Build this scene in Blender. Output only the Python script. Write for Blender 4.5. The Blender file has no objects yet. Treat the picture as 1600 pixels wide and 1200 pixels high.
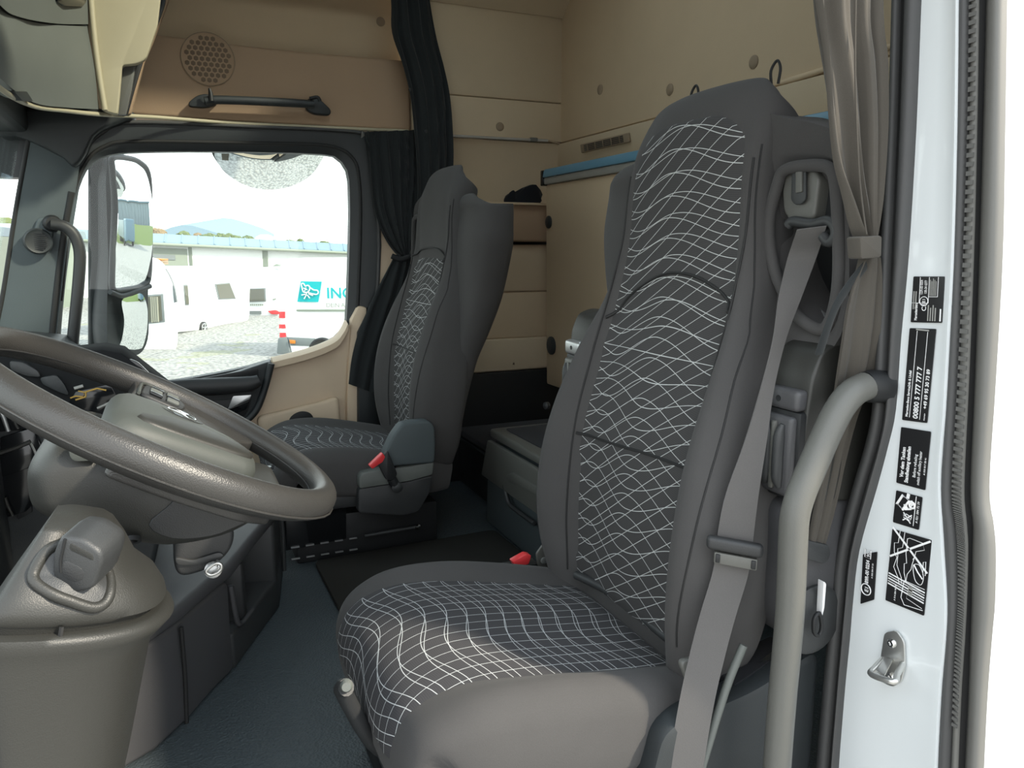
import bpy, bmesh, math, random
from mathutils import Vector, Matrix
from math import sin, cos, pi, radians, sqrt, tan
random.seed(7)
S = bpy.context.scene
COL = S.collection

# ------------------------------------------------------------------ camera, sky, sun, exposure
cam = bpy.data.objects.new('camera', bpy.data.cameras.new('camera'))
COL.objects.link(cam)
cam.data.sensor_width = 36.0
cam.data.lens = 36.0 * 1200 / 1600
cam.data.clip_start = 0.02
cam.data.clip_end = 3000
cam.location = (0, 0, 0.93)
cam.rotation_euler = (radians(80), 0, radians(-90 - 24.1))
S.camera = cam

W = bpy.data.worlds.new('sky')
S.world = W
W.use_nodes = True
_n = W.node_tree.nodes
_l = W.node_tree.links
_n.clear()
_tc = _n.new('ShaderNodeTexCoord')
_sp = _n.new('ShaderNodeSeparateXYZ')
_rmp = _n.new('ShaderNodeValToRGB')
_rmp.color_ramp.elements[0].position = 0.0
_rmp.color_ramp.elements[0].color = (0.97, 0.98, 0.97, 1)
_rmp.color_ramp.elements[1].position = 0.9
_rmp.color_ramp.elements[1].color = (0.80, 0.90, 1.0, 1)
_bg = _n.new('ShaderNodeBackground')
_bg.inputs['Strength'].default_value = 1.9
_wo = _n.new('ShaderNodeOutputWorld')
_l.new(_tc.outputs['Generated'], _sp.inputs[0])
_l.new(_sp.outputs['Z'], _rmp.inputs[0])
_l.new(_rmp.outputs[0], _bg.inputs[0])
_l.new(_bg.outputs[0], _wo.inputs[0])

sun = bpy.data.objects.new('sun', bpy.data.lights.new('sun', 'SUN'))
COL.objects.link(sun)
sun.data.energy = 4.2
sun.data.angle = radians(4)
sun.data.color = (1.0, 0.90, 0.74)
sun.rotation_euler = Vector((-0.55, -0.62, 0.62)).to_track_quat('Z', 'Y').to_euler()

S.view_settings.view_transform = 'Standard'
S.view_settings.look = 'None'
S.view_settings.gamma = 1.0
S.view_settings.use_curve_mapping = False
S.view_settings.exposure = 0.62
S.cycles.use_denoising = True
S.cycles.max_bounces = 10
S.cycles.diffuse_bounces = 6
S.cycles.transparent_max_bounces = 12
S.cycles.sample_clamp_indirect = 6

# ------------------------------------------------------------------ materials
def srgb(r, g, b):
    f = lambda c: (c / 255 / 12.92) if c / 255 <= 0.04045 else ((c / 255 + 0.055) / 1.055) ** 2.4
    return (f(r), f(g), f(b), 1)

MATS = {}
class NT:
    def __init__(self, name):
        self.m = bpy.data.materials.new(name)
        self.m.use_nodes = True
        self.n = self.m.node_tree.nodes
        self.l = self.m.node_tree.links
        self.n.clear()
        self.out = self.n.new('ShaderNodeOutputMaterial')
        self.p = self.n.new('ShaderNodeBsdfPrincipled')
        self.l.new(self.p.outputs[0], self.out.inputs[0])
    def put(self, sock, v):
        if isinstance(v, bpy.types.NodeSocket):
            self.l.new(v, sock)
        else:
            sock.default_value = v
    def math(self, op, a, b=0.0, c=0.0):
        nd = self.n.new('ShaderNodeMath')
        nd.operation = op
        for i, v in enumerate((a, b, c)):
            self.put(nd.inputs[i], v)
        return nd.outputs[0]
    def mix(self, f, a, b):
        nd = self.n.new('ShaderNodeMix')
        nd.data_type = 'RGBA'
        self.put(nd.inputs[0], f); self.put(nd.inputs[6], a); self.put(nd.inputs[7], b)
        return nd.outputs[2]
    def coord(self, which='Object', scale=None):
        t = self.n.new('ShaderNodeTexCoord').outputs[which]
        if scale:
            mp = self.n.new('ShaderNodeMapping')
            mp.inputs['Scale'].default_value = scale
            self.l.new(t, mp.inputs[0])
            t = mp.outputs[0]
        return t
    def noise(self, scale, detail=3, co=None, rough=0.55):
        nd = self.n.new('ShaderNodeTexNoise')
        nd.inputs['Scale'].default_value = scale
        nd.inputs['Detail'].default_value = detail
        nd.inputs['Roughness'].default_value = rough
        self.l.new(co or self.coord(), nd.inputs['Vector'])
        return nd.outputs[0]
    def voro(self, scale, co=None):
        nd = self.n.new('ShaderNodeTexVoronoi')
        nd.inputs['Scale'].default_value = scale
        self.l.new(co or self.coord(), nd.inputs['Vector'])
        return nd.outputs['Distance']
    def bump(self, h, strength=0.3, dist=0.001):
        nd = self.n.new('ShaderNodeBump')
        nd.inputs['Strength'].default_value = strength
        nd.inputs['Distance'].default_value = dist
        self.l.new(h, nd.inputs['Height'])
        self.l.new(nd.outputs[0], self.p.inputs['Normal'])
    def done(self, key):
        MATS[key] = self.m
        return self.m

def plain(key, col, rough=0.5, metal=0.0, var=0.06, vs=8.0, grain=None, gs=0.25, spec=0.5, coat=0.0, gd=0.0006):
    t = NT(key)
    c0 = [max(0, x * (1 - var)) for x in col[:3]] + [1]
    c1 = [min(1, x * (1 + var)) for x in col[:3]] + [1]
    t.put(t.p.inputs['Base Color'], t.mix(t.noise(vs, 4), tuple(c0), tuple(c1)))
    t.put(t.p.inputs['Roughness'], rough)
    t.put(t.p.inputs['Metallic'], metal)
    t.put(t.p.inputs['Specular IOR Level'], spec)
    t.put(t.p.inputs['Coat Weight'], coat)
    if grain:
        t.bump(t.voro(grain), gs, gd)
    return t.done(key)

def fabric(key, col, gs=0.25, sheen=0.25):
    t = NT(key)
    co = t.coord()
    fine = t.noise(900, 2, co)
    c0 = tuple(x * 0.75 for x in col[:3]) + (1,)
    c1 = tuple(min(1, x * 1.25) for x in col[:3]) + (1,)
    big = t.noise(7, 3, co)
    t.put(t.p.inputs['Base Color'], t.mix(t.math('MULTIPLY_ADD', big, 0.5, t.math('MULTIPLY', fine, 0.5)), c0, c1))
    t.put(t.p.inputs['Roughness'], 0.92)
    t.put(t.p.inputs['Specular IOR Level'], 0.12)
    t.put(t.p.inputs['Sheen Weight'], sheen)
    t.put(t.p.inputs['Sheen Roughness'], 0.5)
    t.bump(fine, gs, 0.0008)
    return t.done(key)

def wave_fabric(key, base, line, wid=0.0010, ang=(0.55, 0.83)):
    """dark woven cloth with pale thread: crossing families of wavy lines (UV in metres)"""
    t = NT(key)
    uv = t.n.new('ShaderNodeUVMap').outputs[0]
    sep = t.n.new('ShaderNodeSeparateXYZ')
    t.l.new(uv, sep.inputs[0])
    x, y = sep.outputs[0], sep.outputs[1]
    M = t.math
    def sn(v, k, ph=0.0):
        return M('SINE', M('MULTIPLY_ADD', v, k, ph))
    def lines(f, pitch, w):
        fr = M('FRACT', M('DIVIDE', f, pitch))
        d = M('MULTIPLY', M('ABSOLUTE', M('SUBTRACT', fr, 0.5)), pitch)
        nd = t.n.new('ShaderNodeMapRange')
        nd.inputs['From Min'].default_value = w * 0.35
        nd.inputs['From Max'].default_value = w * 0.75
        nd.inputs['To Min'].default_value = 1.0
        nd.inputs['To Max'].default_value = 0.0
        t.l.new(d, nd.inputs[0])
        return nd.outputs[0]
    lo = t.n.new('ShaderNodeMapRange')
    lo.interpolation_type = 'SMOOTHSTEP'
    lo.inputs['From Min'].default_value = 0.34
    lo.inputs['From Max'].default_value = 0.62
    t.l.new(y, lo.inputs[0])
    up = lo.outputs[0]
    xw = M('ADD', x, M('MULTIPLY', sn(y, 6.0), 0.012))
    ag = M('MULTIPLY_ADD', M('ABSOLUTE', xw), 4.0, M('MULTIPLY_ADD', xw, 22.0, -1.75))
    wa = M('MULTIPLY', M('SINE', ag), M('MULTIPLY_ADD', up, -0.010, 0.027))
    fa = M('ADD', M('ADD', y, wa), M('MULTIPLY', sn(y, 19.0), 0.004))
    wb = M('MULTIPLY', M('SINE', M('MULTIPLY_ADD', up, 0.55, ag)), M('MULTIPLY_ADD', up, 0.040, -0.025))
    fb = M('ADD', M('ADD', M('ADD', y, 0.017), wb), M('MULTIPLY', sn(y, 15.0, 1.2), 0.006))
    dg = M('ADD', M('MULTIPLY', x, ang[0]), M('MULTIPLY', y, ang[1]))
    fc = M('ADD', dg, M('MULTIPLY', sn(y, 11.0, 0.4), 0.008))
    m = M('MAXIMUM', M('MAXIMUM', lines(fa, 0.035, wid), lines(fb, 0.036, wid)), lines(fc, 0.0245, wid * 0.85))
    stitch = M('MULTIPLY_ADD', t.noise(700, 1, uv), 0.5, 0.62)
    m = M('MINIMUM', M('MULTIPLY', m, stitch), 1.0)
    ribs = M('FRACT', M('MULTIPLY', M('ADD', y, M('MULTIPLY', wa, 0.5)), 330.0))
    fine = t.noise(900, 2, uv)
    b0 = tuple(c * 0.7 for c in base[:3]) + (1,)
    b1 = tuple(c * 1.3 for c in base[:3]) + (1,)
    body = t.mix(M('MULTIPLY_ADD', ribs, 0.5, M('MULTIPLY', fine, 0.5)), b0, b1)
    t.put(t.p.inputs['Base Color'], t.mix(m, body, line))
    t.put(t.p.inputs['Roughness'], 0.9)
    t.put(t.p.inputs['Specular IOR Level'], 0.12)
    t.put(t.p.inputs['Sheen Weight'], 0.03)
    t.bump(M('ADD', m, M('MULTIPLY', ribs, 0.3)), 0.35, 0.0008)
    return t.done(key)

def glass(key, tint=(0.92, 0.96, 0.95, 1), refl=0.015):
    t = NT(key)
    t.n.remove(t.p)
    tr = t.n.new('ShaderNodeBsdfTransparent'); tr.inputs[0].default_value = tint
    gl = t.n.new('ShaderNodeBsdfGlossy'); gl.inputs['Roughness'].default_value = 0.02
    lw = t.n.new('ShaderNodeLayerWeight'); lw.inputs[0].default_value = 0.35
    mx = t.n.new('ShaderNodeMixShader')
    t.l.new(t.math('MULTIPLY_ADD', lw.outputs['Fresnel'], 0.15, refl), mx.inputs[0])
    t.l.new(tr.outputs[0], mx.inputs[1]); t.l.new(gl.outputs[0], mx.inputs[2])
    t.l.new(mx.outputs[0], t.out.inputs[0])
    return t.done(key)

plain('charcoal', (0.020, 0.024, 0.026, 1), 0.5, grain=900)
plain('black', (0.010, 0.011, 0.012, 1), 0.55)
plain('gloss_black', (0.008, 0.009, 0.010, 1), 0.12)
plain('leather', (0.036, 0.035, 0.033, 1), 0.37, grain=640, gs=0.35, gd=0.0006)
plain('pad_grey', (0.060, 0.067, 0.061, 1), 0.55, grain=1100, gs=0.2)
plain('dash_grey', (0.027, 0.027, 0.024, 1), 0.47, grain=800, gs=0.3, gd=0.0005)
plain('dash_dark', (0.026, 0.027, 0.028, 1), 0.5, grain=700)
plain('console_grey', (0.060, 0.060, 0.063, 1), 0.5, grain=800)
plain('seat_plastic', (0.034, 0.036, 0.037, 1), 0.48, grain=900)
plain('light_plastic', (0.105, 0.105, 0.095, 1), 0.42, grain=900)
plain('visor_grey', (0.12, 0.13, 0.12, 1), 0.6, grain=900)
plain('pillar_grey', (0.060, 0.075, 0.080, 1), 0.65, grain=800)
plain('locker_beige', (0.40, 0.36, 0.25, 1), 0.55)
plain('door_beige', (0.62, 0.49, 0.35, 1), 0.6, grain=900)
plain('wall_beige', (0.53, 0.41, 0.275, 1), 0.85, grain=420, gs=0.35)
plain('liner_beige', (0.51, 0.41, 0.285, 1), 0.9, grain=420, gs=0.35)
plain('trim_tan', (0.36, 0.245, 0.155, 1), 0.75, grain=500)
plain('cap_beige', (0.26, 0.195, 0.13, 1), 0.7)
plain('hole_brown', (0.16, 0.112, 0.072, 1), 0.8)
plain('bunk_board', (0.53, 0.41, 0.27, 1), 0.7, grain=500)
plain('bunk_blue', (0.10, 0.22, 0.30, 1), 0.45)
plain('bunk_alu', (0.36, 0.36, 0.33, 1), 0.4, metal=0.3)
plain('cream', (0.72, 0.66, 0.52, 1), 0.6)
plain('floor_vinyl', (0.054, 0.068, 0.075, 1), 0.5, grain=190, gs=0.7, gd=0.0018)
plain('rubber', (0.055, 0.055, 0.055, 1), 0.62, grain=1500)
plain('rubber_tooth', (0.105, 0.104, 0.098, 1), 0.6)
plain('rubber_black', (0.012, 0.012, 0.012, 1), 0.7)
plain('rubber_grey', (0.13, 0.128, 0.118, 1), 0.55, grain=1400, gs=0.15)
plain('cab_white', (0.72, 0.755, 0.765, 1), 0.22, var=0.02, vs=3, coat=0.5)
plain('steel', (0.62, 0.62, 0.60, 1), 0.32, metal=0.9)
plain('chrome', (0.75, 0.75, 0.75, 1), 0.14, metal=1.0)
plain('silver', (0.52, 0.53, 0.53, 1), 0.35, metal=0.75)
plain('red', (0.70, 0.045, 0.05, 1), 0.35)
plain('sticker_black', (0.012, 0.012, 0.013, 1), 0.35)
plain('sticker_white', (0.82, 0.82, 0.82, 1), 0.5, var=0.01)
plain('sticker_grey', (0.32, 0.32, 0.30, 1), 0.5)
plain('amber', (0.45, 0.28, 0.06, 1), 0.4)
plain('mirror_glass', (0.86, 0.90, 0.90, 1), 0.015, metal=1.0, var=0.005)
plain('van_white', (0.86, 0.88, 0.87, 1), 0.3, var=0.02)
plain('van_grey', (0.16, 0.18, 0.18, 1), 0.5)
plain('teal', (0.0, 0.36, 0.38, 1), 0.4, var=0.02)
plain('caravan_glass', (0.11, 0.11, 0.085, 1), 0.1)
plain('curtain_pale', (0.26, 0.26, 0.21, 1), 0.8)
plain('roof_blue', (0.13, 0.21, 0.26, 1), 0.6)
plain('hall_wall', (0.80, 0.81, 0.78, 1), 0.7)
plain('hall_trim', (0.22, 0.25, 0.20, 1), 0.7)
plain('warehouse', (0.20, 0.25, 0.27, 1), 0.5)
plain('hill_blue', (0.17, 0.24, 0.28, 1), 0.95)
plain('bark', (0.10, 0.075, 0.05, 1), 0.9)
plain('leaf', (0.10, 0.13, 0.045, 1), 0.8, var=0.5, vs=3)
plain('leaf_brown', (0.20, 0.14, 0.07, 1), 0.8, var=0.4, vs=3)
plain('grass', (0.09, 0.13, 0.022, 1), 0.9, var=0.4, vs=4)
plain('dash_black', (0.010, 0.011, 0.012, 1), 0.85, spec=0.2)
plain('orange', (0.55, 0.18, 0.02, 1), 0.4)
fabric('seat_cloth', (0.066, 0.064, 0.063, 1), 0.25, 0.06)
fabric('carpet', (0.030, 0.029, 0.026, 1), 0.6, 0.0)
fabric('curtain_grey', (0.075, 0.068, 0.058, 1), 0.2, 0.1)
fabric('curtain_dark', (0.022, 0.025, 0.026, 1), 0.2, 0.1)
fabric('webbing', (0.105, 0.10, 0.097, 1), 0.3)
fabric('cloth_black', (0.012, 0.013, 0.016, 1), 0.3, 0.1)
wave_fabric('wave_cloth', (0.056, 0.055, 0.055, 1), (0.60, 0.62, 0.61, 1))
wave_fabric('wave_cloth_seat', (0.052, 0.051, 0.054, 1), (0.60, 0.62, 0.62, 1), ang=(0.98, 0.16))
glass('pane')
glass('tint_pane', (0.62, 0.80, 0.80, 1), 0.10)

t = NT('gravel')
co = t.coord('Object')
v1 = t.voro(9, co)
n1 = t.noise(0.25, 4, co)
c = t.mix(v1, (0.42, 0.41, 0.38, 1), (0.16, 0.155, 0.145, 1))
c = t.mix(t.math('MULTIPLY', t.math('GREATER_THAN', n1, 0.68), t.noise(5, 4, co)), c, (0.24, 0.245, 0.13, 1))
t.put(t.p.inputs['Base Color'], c)
t.put(t.p.inputs['Roughness'], 0.9)
t.bump(v1, 1.0, 0.06)
t.done('gravel')

# ------------------------------------------------------------------ mesh helpers
def finish(o, parent, label=None, cat=None, group=None, kind=None):
    COL.objects.link(o)
    if parent is not None:
        o.parent = parent
        if parent.type == 'EMPTY' and parent.name not in LOCALS:
            o.location = -parent.location
    if label: o['label'] = label
    if cat: o['category'] = cat
    if group: o['group'] = group
    if kind: o['kind'] = kind
    return o

def thing(name, label, cat, loc=(0, 0, 0), group=None, local=False, rotz=0.0):
    o = bpy.data.objects.new(name, None)
    o.empty_display_size = 0.05
    COL.objects.link(o)
    o.location = loc
    o.rotation_euler = (0, 0, rotz)
    o['label'] = label
    o['category'] = cat
    if group: o['group'] = group
    if local: LOCALS.add(o.name)

    return o
LOCALS = set()

def struct_root(name, loc=(0, 0, 0)):
    o = bpy.data.objects.new(name, None)
    COL.objects.link(o)
    o.location = loc
    o['kind'] = 'structure'
    return o

def mesh(name, verts, faces, mat, parent=None, uvs=None, sharp=38, smooth=True, **kw):
    me = bpy.data.meshes.new(name)
    me.from_pydata([tuple(v) for v in verts], [], faces)
    if uvs is not None:
        ul = me.uv_layers.new(name='UVMap')
        for p in me.polygons:
            for li in p.loop_indices:
                ul.data[li].uv = uvs[me.loops[li].vertex_index]
    bm = bmesh.new()
    bm.from_mesh(me)
    bmesh.ops.recalc_face_normals(bm, faces=bm.faces)
    bm.to_mesh(me)
    bm.free()
    if smooth:
        me.polygons.foreach_set('use_smooth', [True] * len(me.polygons))
        me.set_sharp_from_angle(angle=radians(sharp))
    me.materials.append(MATS[mat])
    o = bpy.data.objects.new(name, me)
    return finish(o, parent, **kw)

def from_bm(name, bm, mat, parent=None, sharp=38, **kw):
    me = bpy.data.meshes.new(name)
    bmesh.ops.recalc_face_normals(bm, faces=bm.faces)
    bm.to_mesh(me)
    bm.free()
    me.polygons.foreach_set('use_smooth', [True] * len(me.polygons))
    me.set_sharp_from_angle(angle=radians(sharp))
    me.materials.append(MATS[mat])
    return finish(bpy.data.objects.new(name, me), parent, **kw)

def bevel_all(bm, bev, seg=2, ang=30):
    if bev <= 0: return
    es = [e for e in bm.edges if len(e.link_faces) == 2 and e.calc_face_angle(0) > radians(ang)]
    if es:
        bmesh.ops.bevel(bm, geom=es, offset=bev, segments=seg, profile=0.5, affect='EDGES', clamp_overlap=True)

def box(name, lo, hi, mat, parent=None, bev=0.004, seg=2, M=None, **kw):
    bm = bmesh.new()
    lo, hi = Vector(lo), Vector(hi)
    c = (lo + hi) / 2
    d = hi - lo
    bmesh.ops.create_cube(bm, size=1, matrix=Matrix.Translation(c) @ Matrix.Diagonal((abs(d.x), abs(d.y), abs(d.z), 1)))
    bevel_all(bm, bev, seg)
    if M is not None: bmesh.ops.transform(bm, matrix=M, verts=bm.verts)
    return from_bm(name, bm, mat, parent, **kw)

def plate(name, pts, vec, mat, parent=None, bev=0.003, seg=2, sharp=38, **kw):
    """polygon extruded along vec"""
    bm = bmesh.new()
    vec = Vector(vec)
    a = [bm.verts.new(Vector(p)) for p in pts]
    b = [bm.verts.new(Vector(p) + vec) for p in pts]
    n = len(pts)
    bm.faces.new(a)
    bm.faces.new(list(reversed(b)))
    for i in range(n):
        bm.faces.new((a[i], b[i], b[(i + 1) % n], a[(i + 1) % n]))
    bmesh.ops.recalc_face_normals(bm, faces=bm.faces)
    bevel_all(bm, bev, seg, 40)
    return from_bm(name, bm, mat, parent, sharp, **kw)

def catmull(pts, n, closed=False):
    P = [Vector(p) for p in pts]
    m = len(P)
    out = []
    segs = m if closed else m - 1
    for i in range(segs):
        if closed:
            p0, p1, p2, p3 = P[(i - 1) % m], P[i], P[(i + 1) % m], P[(i + 2) % m]
        else:
            p1, p2 = P[i], P[i + 1]
            p0 = P[i - 1] if i > 0 else p1 * 2 - p2
            p3 = P[i + 2] if i + 2 < m else p2 * 2 - p1
        for k in range(n):
            s = k / n
            out.append(0.5 * ((2 * p1) + (p2 - p0) * s + (2 * p0 - 5 * p1 + 4 * p2 - p3) * s * s + (3 * p1 - p0 - 3 * p2 + p3) * s ** 3))
    if not closed: out.append(P[-1].copy())
    return out

def rounded(pts, r, n=5):
    """closed polygon with corners rounded by radius r"""
    P = [Vector(p) for p in pts]
    m = len(P)
    out = []
    for i in range(m):
        p, a, b = P[i], P[i - 1], P[(i + 1) % m]
        rr = r[i] if isinstance(r, (list, tuple)) else r
        da, db = (a - p), (b - p)
        ra = min(rr, da.length * 0.48)
        rb = min(rr, db.length * 0.48)
        q0 = p + da.normalized() * ra
        q1 = p + db.normalized() * rb
        for k in range(n + 1):
            s = k / n
            out.append(q0 * (1 - s) ** 2 + p * 2 * s * (1 - s) + q1 * s * s)
    return out

def grid_faces(nr, nc, close_c=True, close_r=False):
    F = []
    for i in range(nr if close_r else nr - 1):
        for j in range(nc if close_c else nc - 1):
            a = i * nc + j
            b = i * nc + (j + 1) % nc
            i2 = (i + 1) % nr
            F.append((a, b, i2 * nc + (j + 1) % nc, i2 * nc + j))
    return F

def loft(name, rings, mat, parent=None, caps=True, close=True, close_r=False, sharp=38, **kw):
    V = [v for r in rings for v in r]
    nc = len(rings[0])
    F = grid_faces(len(rings), nc, close, close_r)
    if caps and close and not close_r:
        F.append(tuple(range(nc)))
        F.append(tuple(reversed(range(len(V) - nc, len(V)))))
    return mesh(name, V, F, mat, parent, sharp=sharp, **kw)

def tube(name, path, r, mat, parent=None, seg=12, sm=6, flat=None, closed=False, up=(0, 0, 1), sharp=50, **kw):
    """swept round or elliptical bar; r = radius or list; flat = radius along the second axis"""
    P = catmull(path, sm, closed) if sm > 1 else [Vector(p) for p in path]
    n = len(P)
    up = Vector(up)
    rings = []
    prev = None
    for i, p in enumerate(P):
        if closed:
            t = (P[(i + 1) % n] - P[i - 1]).normalized()
        else:
            t = (P[min(i + 1, n - 1)] - P[max(i - 1, 0)]).normalized()
        if flat is not None:
            a = up - t * up.dot(t)
        else:
            a = (prev - t * prev.dot(t)) if prev is not None else (up - t * up.dot(t) if abs(up.dot(t)) < 0.95 else Vector((1, 0, 0)) - t * t.x)
        if a.length < 1e-5: a = t.orthogonal()
        a.normalize()
        prev = a
        b = t.cross(a)
        if isinstance(r, (list, tuple)):
            f = i / max(1, n - 1) * (len(r) - 1)
            k = min(int(f), len(r) - 2)
            rr = r[k] + (r[k + 1] - r[k]) * (f - k)
        else:
            rr = r
        rb = rr if flat is None else flat
        rings.append([p + a * (rr * cos(2 * pi * j / seg)) + b * (rb * sin(2 * pi * j / seg)) for j in range(seg)])
    return loft(name, rings, mat, parent, close_r=closed, sharp=sharp, **kw)

def lathe(name, c, axis, prof, mat, parent=None, seg=24, sx=1.0, up=(0, 0, 1), sharp=38, **kw):
    """prof = [(radius, height along axis)]; sx squeezes across 'up'"""
    c, ax = Vector(c), Vector(axis).normalized()
    a = Vector(up) - ax * Vector(up).dot(ax)
    if a.length < 1e-4: a = ax.orthogonal()
    a.normalize()
    b = ax.cross(a)
    rings = [[c + ax * h + a * (rr * cos(2 * pi * j / seg)) + b * (rr * sx * sin(2 * pi * j / seg)) for j in range(seg)] for rr, h in prof]
    return loft(name, rings, mat, parent, sharp=sharp, **kw)

def ring_plate(name, outer, inner, vec, mat, parent=None, n=72, inset=0.0, sharp=38, **kw):
    """flat frame between two closed loops in one plane; vec = thickness; inset = soft inner lip"""
    outer = [Vector(p) for p in outer]; inner = [Vector(p) for p in inner]
    vec = Vector(vec)
    nrm = vec.normalized()
    c = sum(inner, Vector()) / len(inner)
    e1 = nrm.orthogonal().normalized(); e2 = nrm.cross(e1)
    def hit(loop, ang):
        d = Vector((cos(ang), sin(ang)))
        best = 0
        q = [Vector(((p - c).dot(e1), (p - c).dot(e2))) for p in loop]
        for i in range(len(q)):
            a, b = q[i], q[(i + 1) % len(q)]
            den = d.x * (b.y - a.y) - d.y * (b.x - a.x)
            if abs(den) < 1e-12: continue
            tt = (a.x * (b.y - a.y) - a.y * (b.x - a.x)) / den
            ss = (a.x * d.y - a.y * d.x) / den
            if tt > 0 and -1e-6 <= ss <= 1 + 1e-6: best = max(best, tt)
        return c + e1 * (d.x * best) + e2 * (d.y * best)
    R = [[], [], [], [], []]
    for k in range(n):
        a = 2 * pi * k / n
        o_, i_ = hit(outer, a), hit(inner, a)
        m_ = i_ + (o_ - i_) * 0.30
        R[0].append(o_); R[1].append(m_)
        R[2].append(i_ + vec * inset); R[3].append(i_ + vec); R[4].append(o_ + vec)
    if inset == 0: R.pop(1)
    return loft(name, R, mat, parent, caps=False, close_r=True, sharp=sharp, **kw)

def strip(name, pts, wid, thick, mat, parent=None, sm=6, **kw):
    """flat webbing: pts centre line, wid = list of width vectors (half), thick along the face normal"""
    P = catmull(pts, sm)
    Wd = catmull(wid, sm)
    rings = []
    n = len(P)
    for i in range(n):
        t = (P[min(i + 1, n - 1)] - P[max(i - 1, 0)]).normalized()
        nn = t.cross(Wd[i]).normalized() * (thick / 2)
        rings.append([P[i] + Wd[i] + nn, P[i] + nn * 1.1, P[i] - Wd[i] + nn, P[i] - Wd[i] - nn, P[i] - nn * 0.9, P[i] + Wd[i] - nn])
    return loft(name, rings, mat, parent, **kw)

def text(name, s, size, M, mat, parent=None, ext=0.0004, align='LEFT', sx=1.0, bold=0.0, **kw):
    cu = bpy.data.curves.new(name, 'FONT')
    cu.body = s
    cu.size = size
    cu.extrude = ext
    cu.offset = bold
    cu.align_x = align
    cu.resolution_u = 3
    cu.materials.append(MATS[mat])
    o = bpy.data.objects.new(name, cu)
    finish(o, parent, **kw)
    M = M @ Matrix.Diagonal((sx, 1, 1, 1))
    if parent is not None and o.location.length > 0:
        M = Matrix.Translation(o.location) @ M
    o.matrix_local = M
    return o

def frame(o, x, y):
    """matrix with local x, y along the given vectors"""
    x, y = Vector(x).normalized(), Vector(y).normalized()
    z = x.cross(y)
    m = Matrix((x, y, z)).transposed().to_4x4()
    m.translation = Vector(o)
    return m

def dup(o, parent=None):
    c = o.copy()
    COL.objects.link(c)
    if parent is not None: c.parent = parent
    for ch in list(o.children): dup(ch, c)
    return c

def interp(x, xs, ys):
    if x <= xs[0]: return ys[0]
    for i in range(len(xs) - 1):
        if x <= xs[i + 1]:
            s = (x - xs[i]) / (xs[i + 1] - xs[i])
            s = s * s * (3 - 2 * s) if False else s
            return ys[i] + (ys[i + 1] - ys[i]) * s
    return ys[-1]
def sstep(a, b, x):
    s = min(1, max(0, (x - a) / (b - a)))
    return s * s * (3 - 2 * s)

# ------------------------------------------------------------------ setting: cab shell
fl = box('floor', (0.70, -1.50, -0.06), (2.90, 0.58, 0.0), 'floor_vinyl', bev=0, kind='structure')
ce = struct_root('ceiling', (1.8, -0.5, 2.1))
HX0, HX1, HY0, HY1 = 1.25, 2.25, -1.15, -0.25  # unseen roof hatch, added to let skylight onto the rear wall
for lo, hi in (((0.66, -1.56), (2.95, HY0)), ((0.66, HY1), (2.95, 0.60)), ((0.66, HY0), (HX0, HY1)), ((HX1, HY0), (2.95, HY1))):
    box('roof_liner', (lo[0], lo[1], 2.1), (hi[0], hi[1], 2.15), 'liner_beige', ce, bev=0)
ring_plate('added_hatch_frame', [(HX0 - 0.03, HY0 - 0.03, 2.095), (HX1 + 0.03, HY0 - 0.03, 2.095), (HX1 + 0.03, HY1 + 0.03, 2.095), (HX0 - 0.03, HY1 + 0.03, 2.095)], [(HX0 + 0.02, HY0 + 0.02, 2.095), (HX1 - 0.02, HY0 + 0.02, 2.095), (HX1 - 0.02, HY1 - 0.02, 2.095), (HX0 + 0.02, HY1 - 0.02, 2.095)], (0, 0, 0.06), 'charcoal', ce)
box('added_hatch_pane', (HX0, HY0, 2.13), (HX1, HY1, 2.138), 'pane', bev=0, kind='structure')  # pane of the added roof hatch
plate('trim_3', [(2.846, -1.55, 1.815), (2.846, 0.40, 1.815), (2.48, 0.40, 2.11), (2.48, -1.55, 2.11)], (0.12, 0, 0.06), 'liner_beige', bev=0, kind='structure')
plate('wall_front', [(0.70, 0.58, -0.06), (2.95, 0.58, -0.06), (2.95, 0.58, 0.62), (0.70, 0.58, 0.62)], (0, 0.05, 0), 'charcoal', bev=0, kind='structure')
box('trim_4', (0.70, 0.345, 1.275), (2.95, 0.47, 2.10), 'charcoal', bev=0.02, kind='structure')
plate('window_2', [(0.74, 0.545, 0.60), (2.88, 0.545, 0.60), (2.88, 0.372, 1.30), (0.74, 0.372, 1.30)], (0, 0.006, 0.002), 'pane', bev=0, kind='structure')

wr = struct_root('wall_right', (2.85, -0.8, 0.0))
box('backing_panel', (2.93, -1.52, 0.0), (2.97, -0.70, 1.50), 'black', wr, bev=0)
box('front_panel', (2.88, 0.06, 1.345), (2.99, 0.62, 2.1), 'charcoal', wr, bev=0)
box('front_panel', (2.905, 0.30, 1.15), (2.99, 0.50, 1.35), 'charcoal', wr, bev=0)
plate('upper_panel', [(2.97, 0.45, 1.50), (2.97, -0.90, 1.50), (2.97, -0.90, 2.1), (2.97, 0.45, 2.1)], (0.04, 0, 0), 'wall_beige', wr, bev=0)
tp = catmull([(2.85, 0.17, 1.352), (2.85, -0.35, 1.353), (2.85, -0.868, 1.356)], 4)
tq = catmull([(2.85, -0.868, 1.603), (2.85, -0.374, 1.598), (2.85, -0.049, 1.605), (2.85, 0.17, 1.60)], 4)
plate('header_panel', tp + tq, (0.13, 0, 0), 'trim_tan', wr, bev=0.012, seg=3)
plate('side_panel', [(2.85, -0.87, 1.498), (2.85, -1.50, 1.500), (2.85, -1.50, 1.83), (2.85, -0.87, 1.82)], (0.08, 0, 0), 'liner_beige', wr, bev=0.008)
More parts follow.
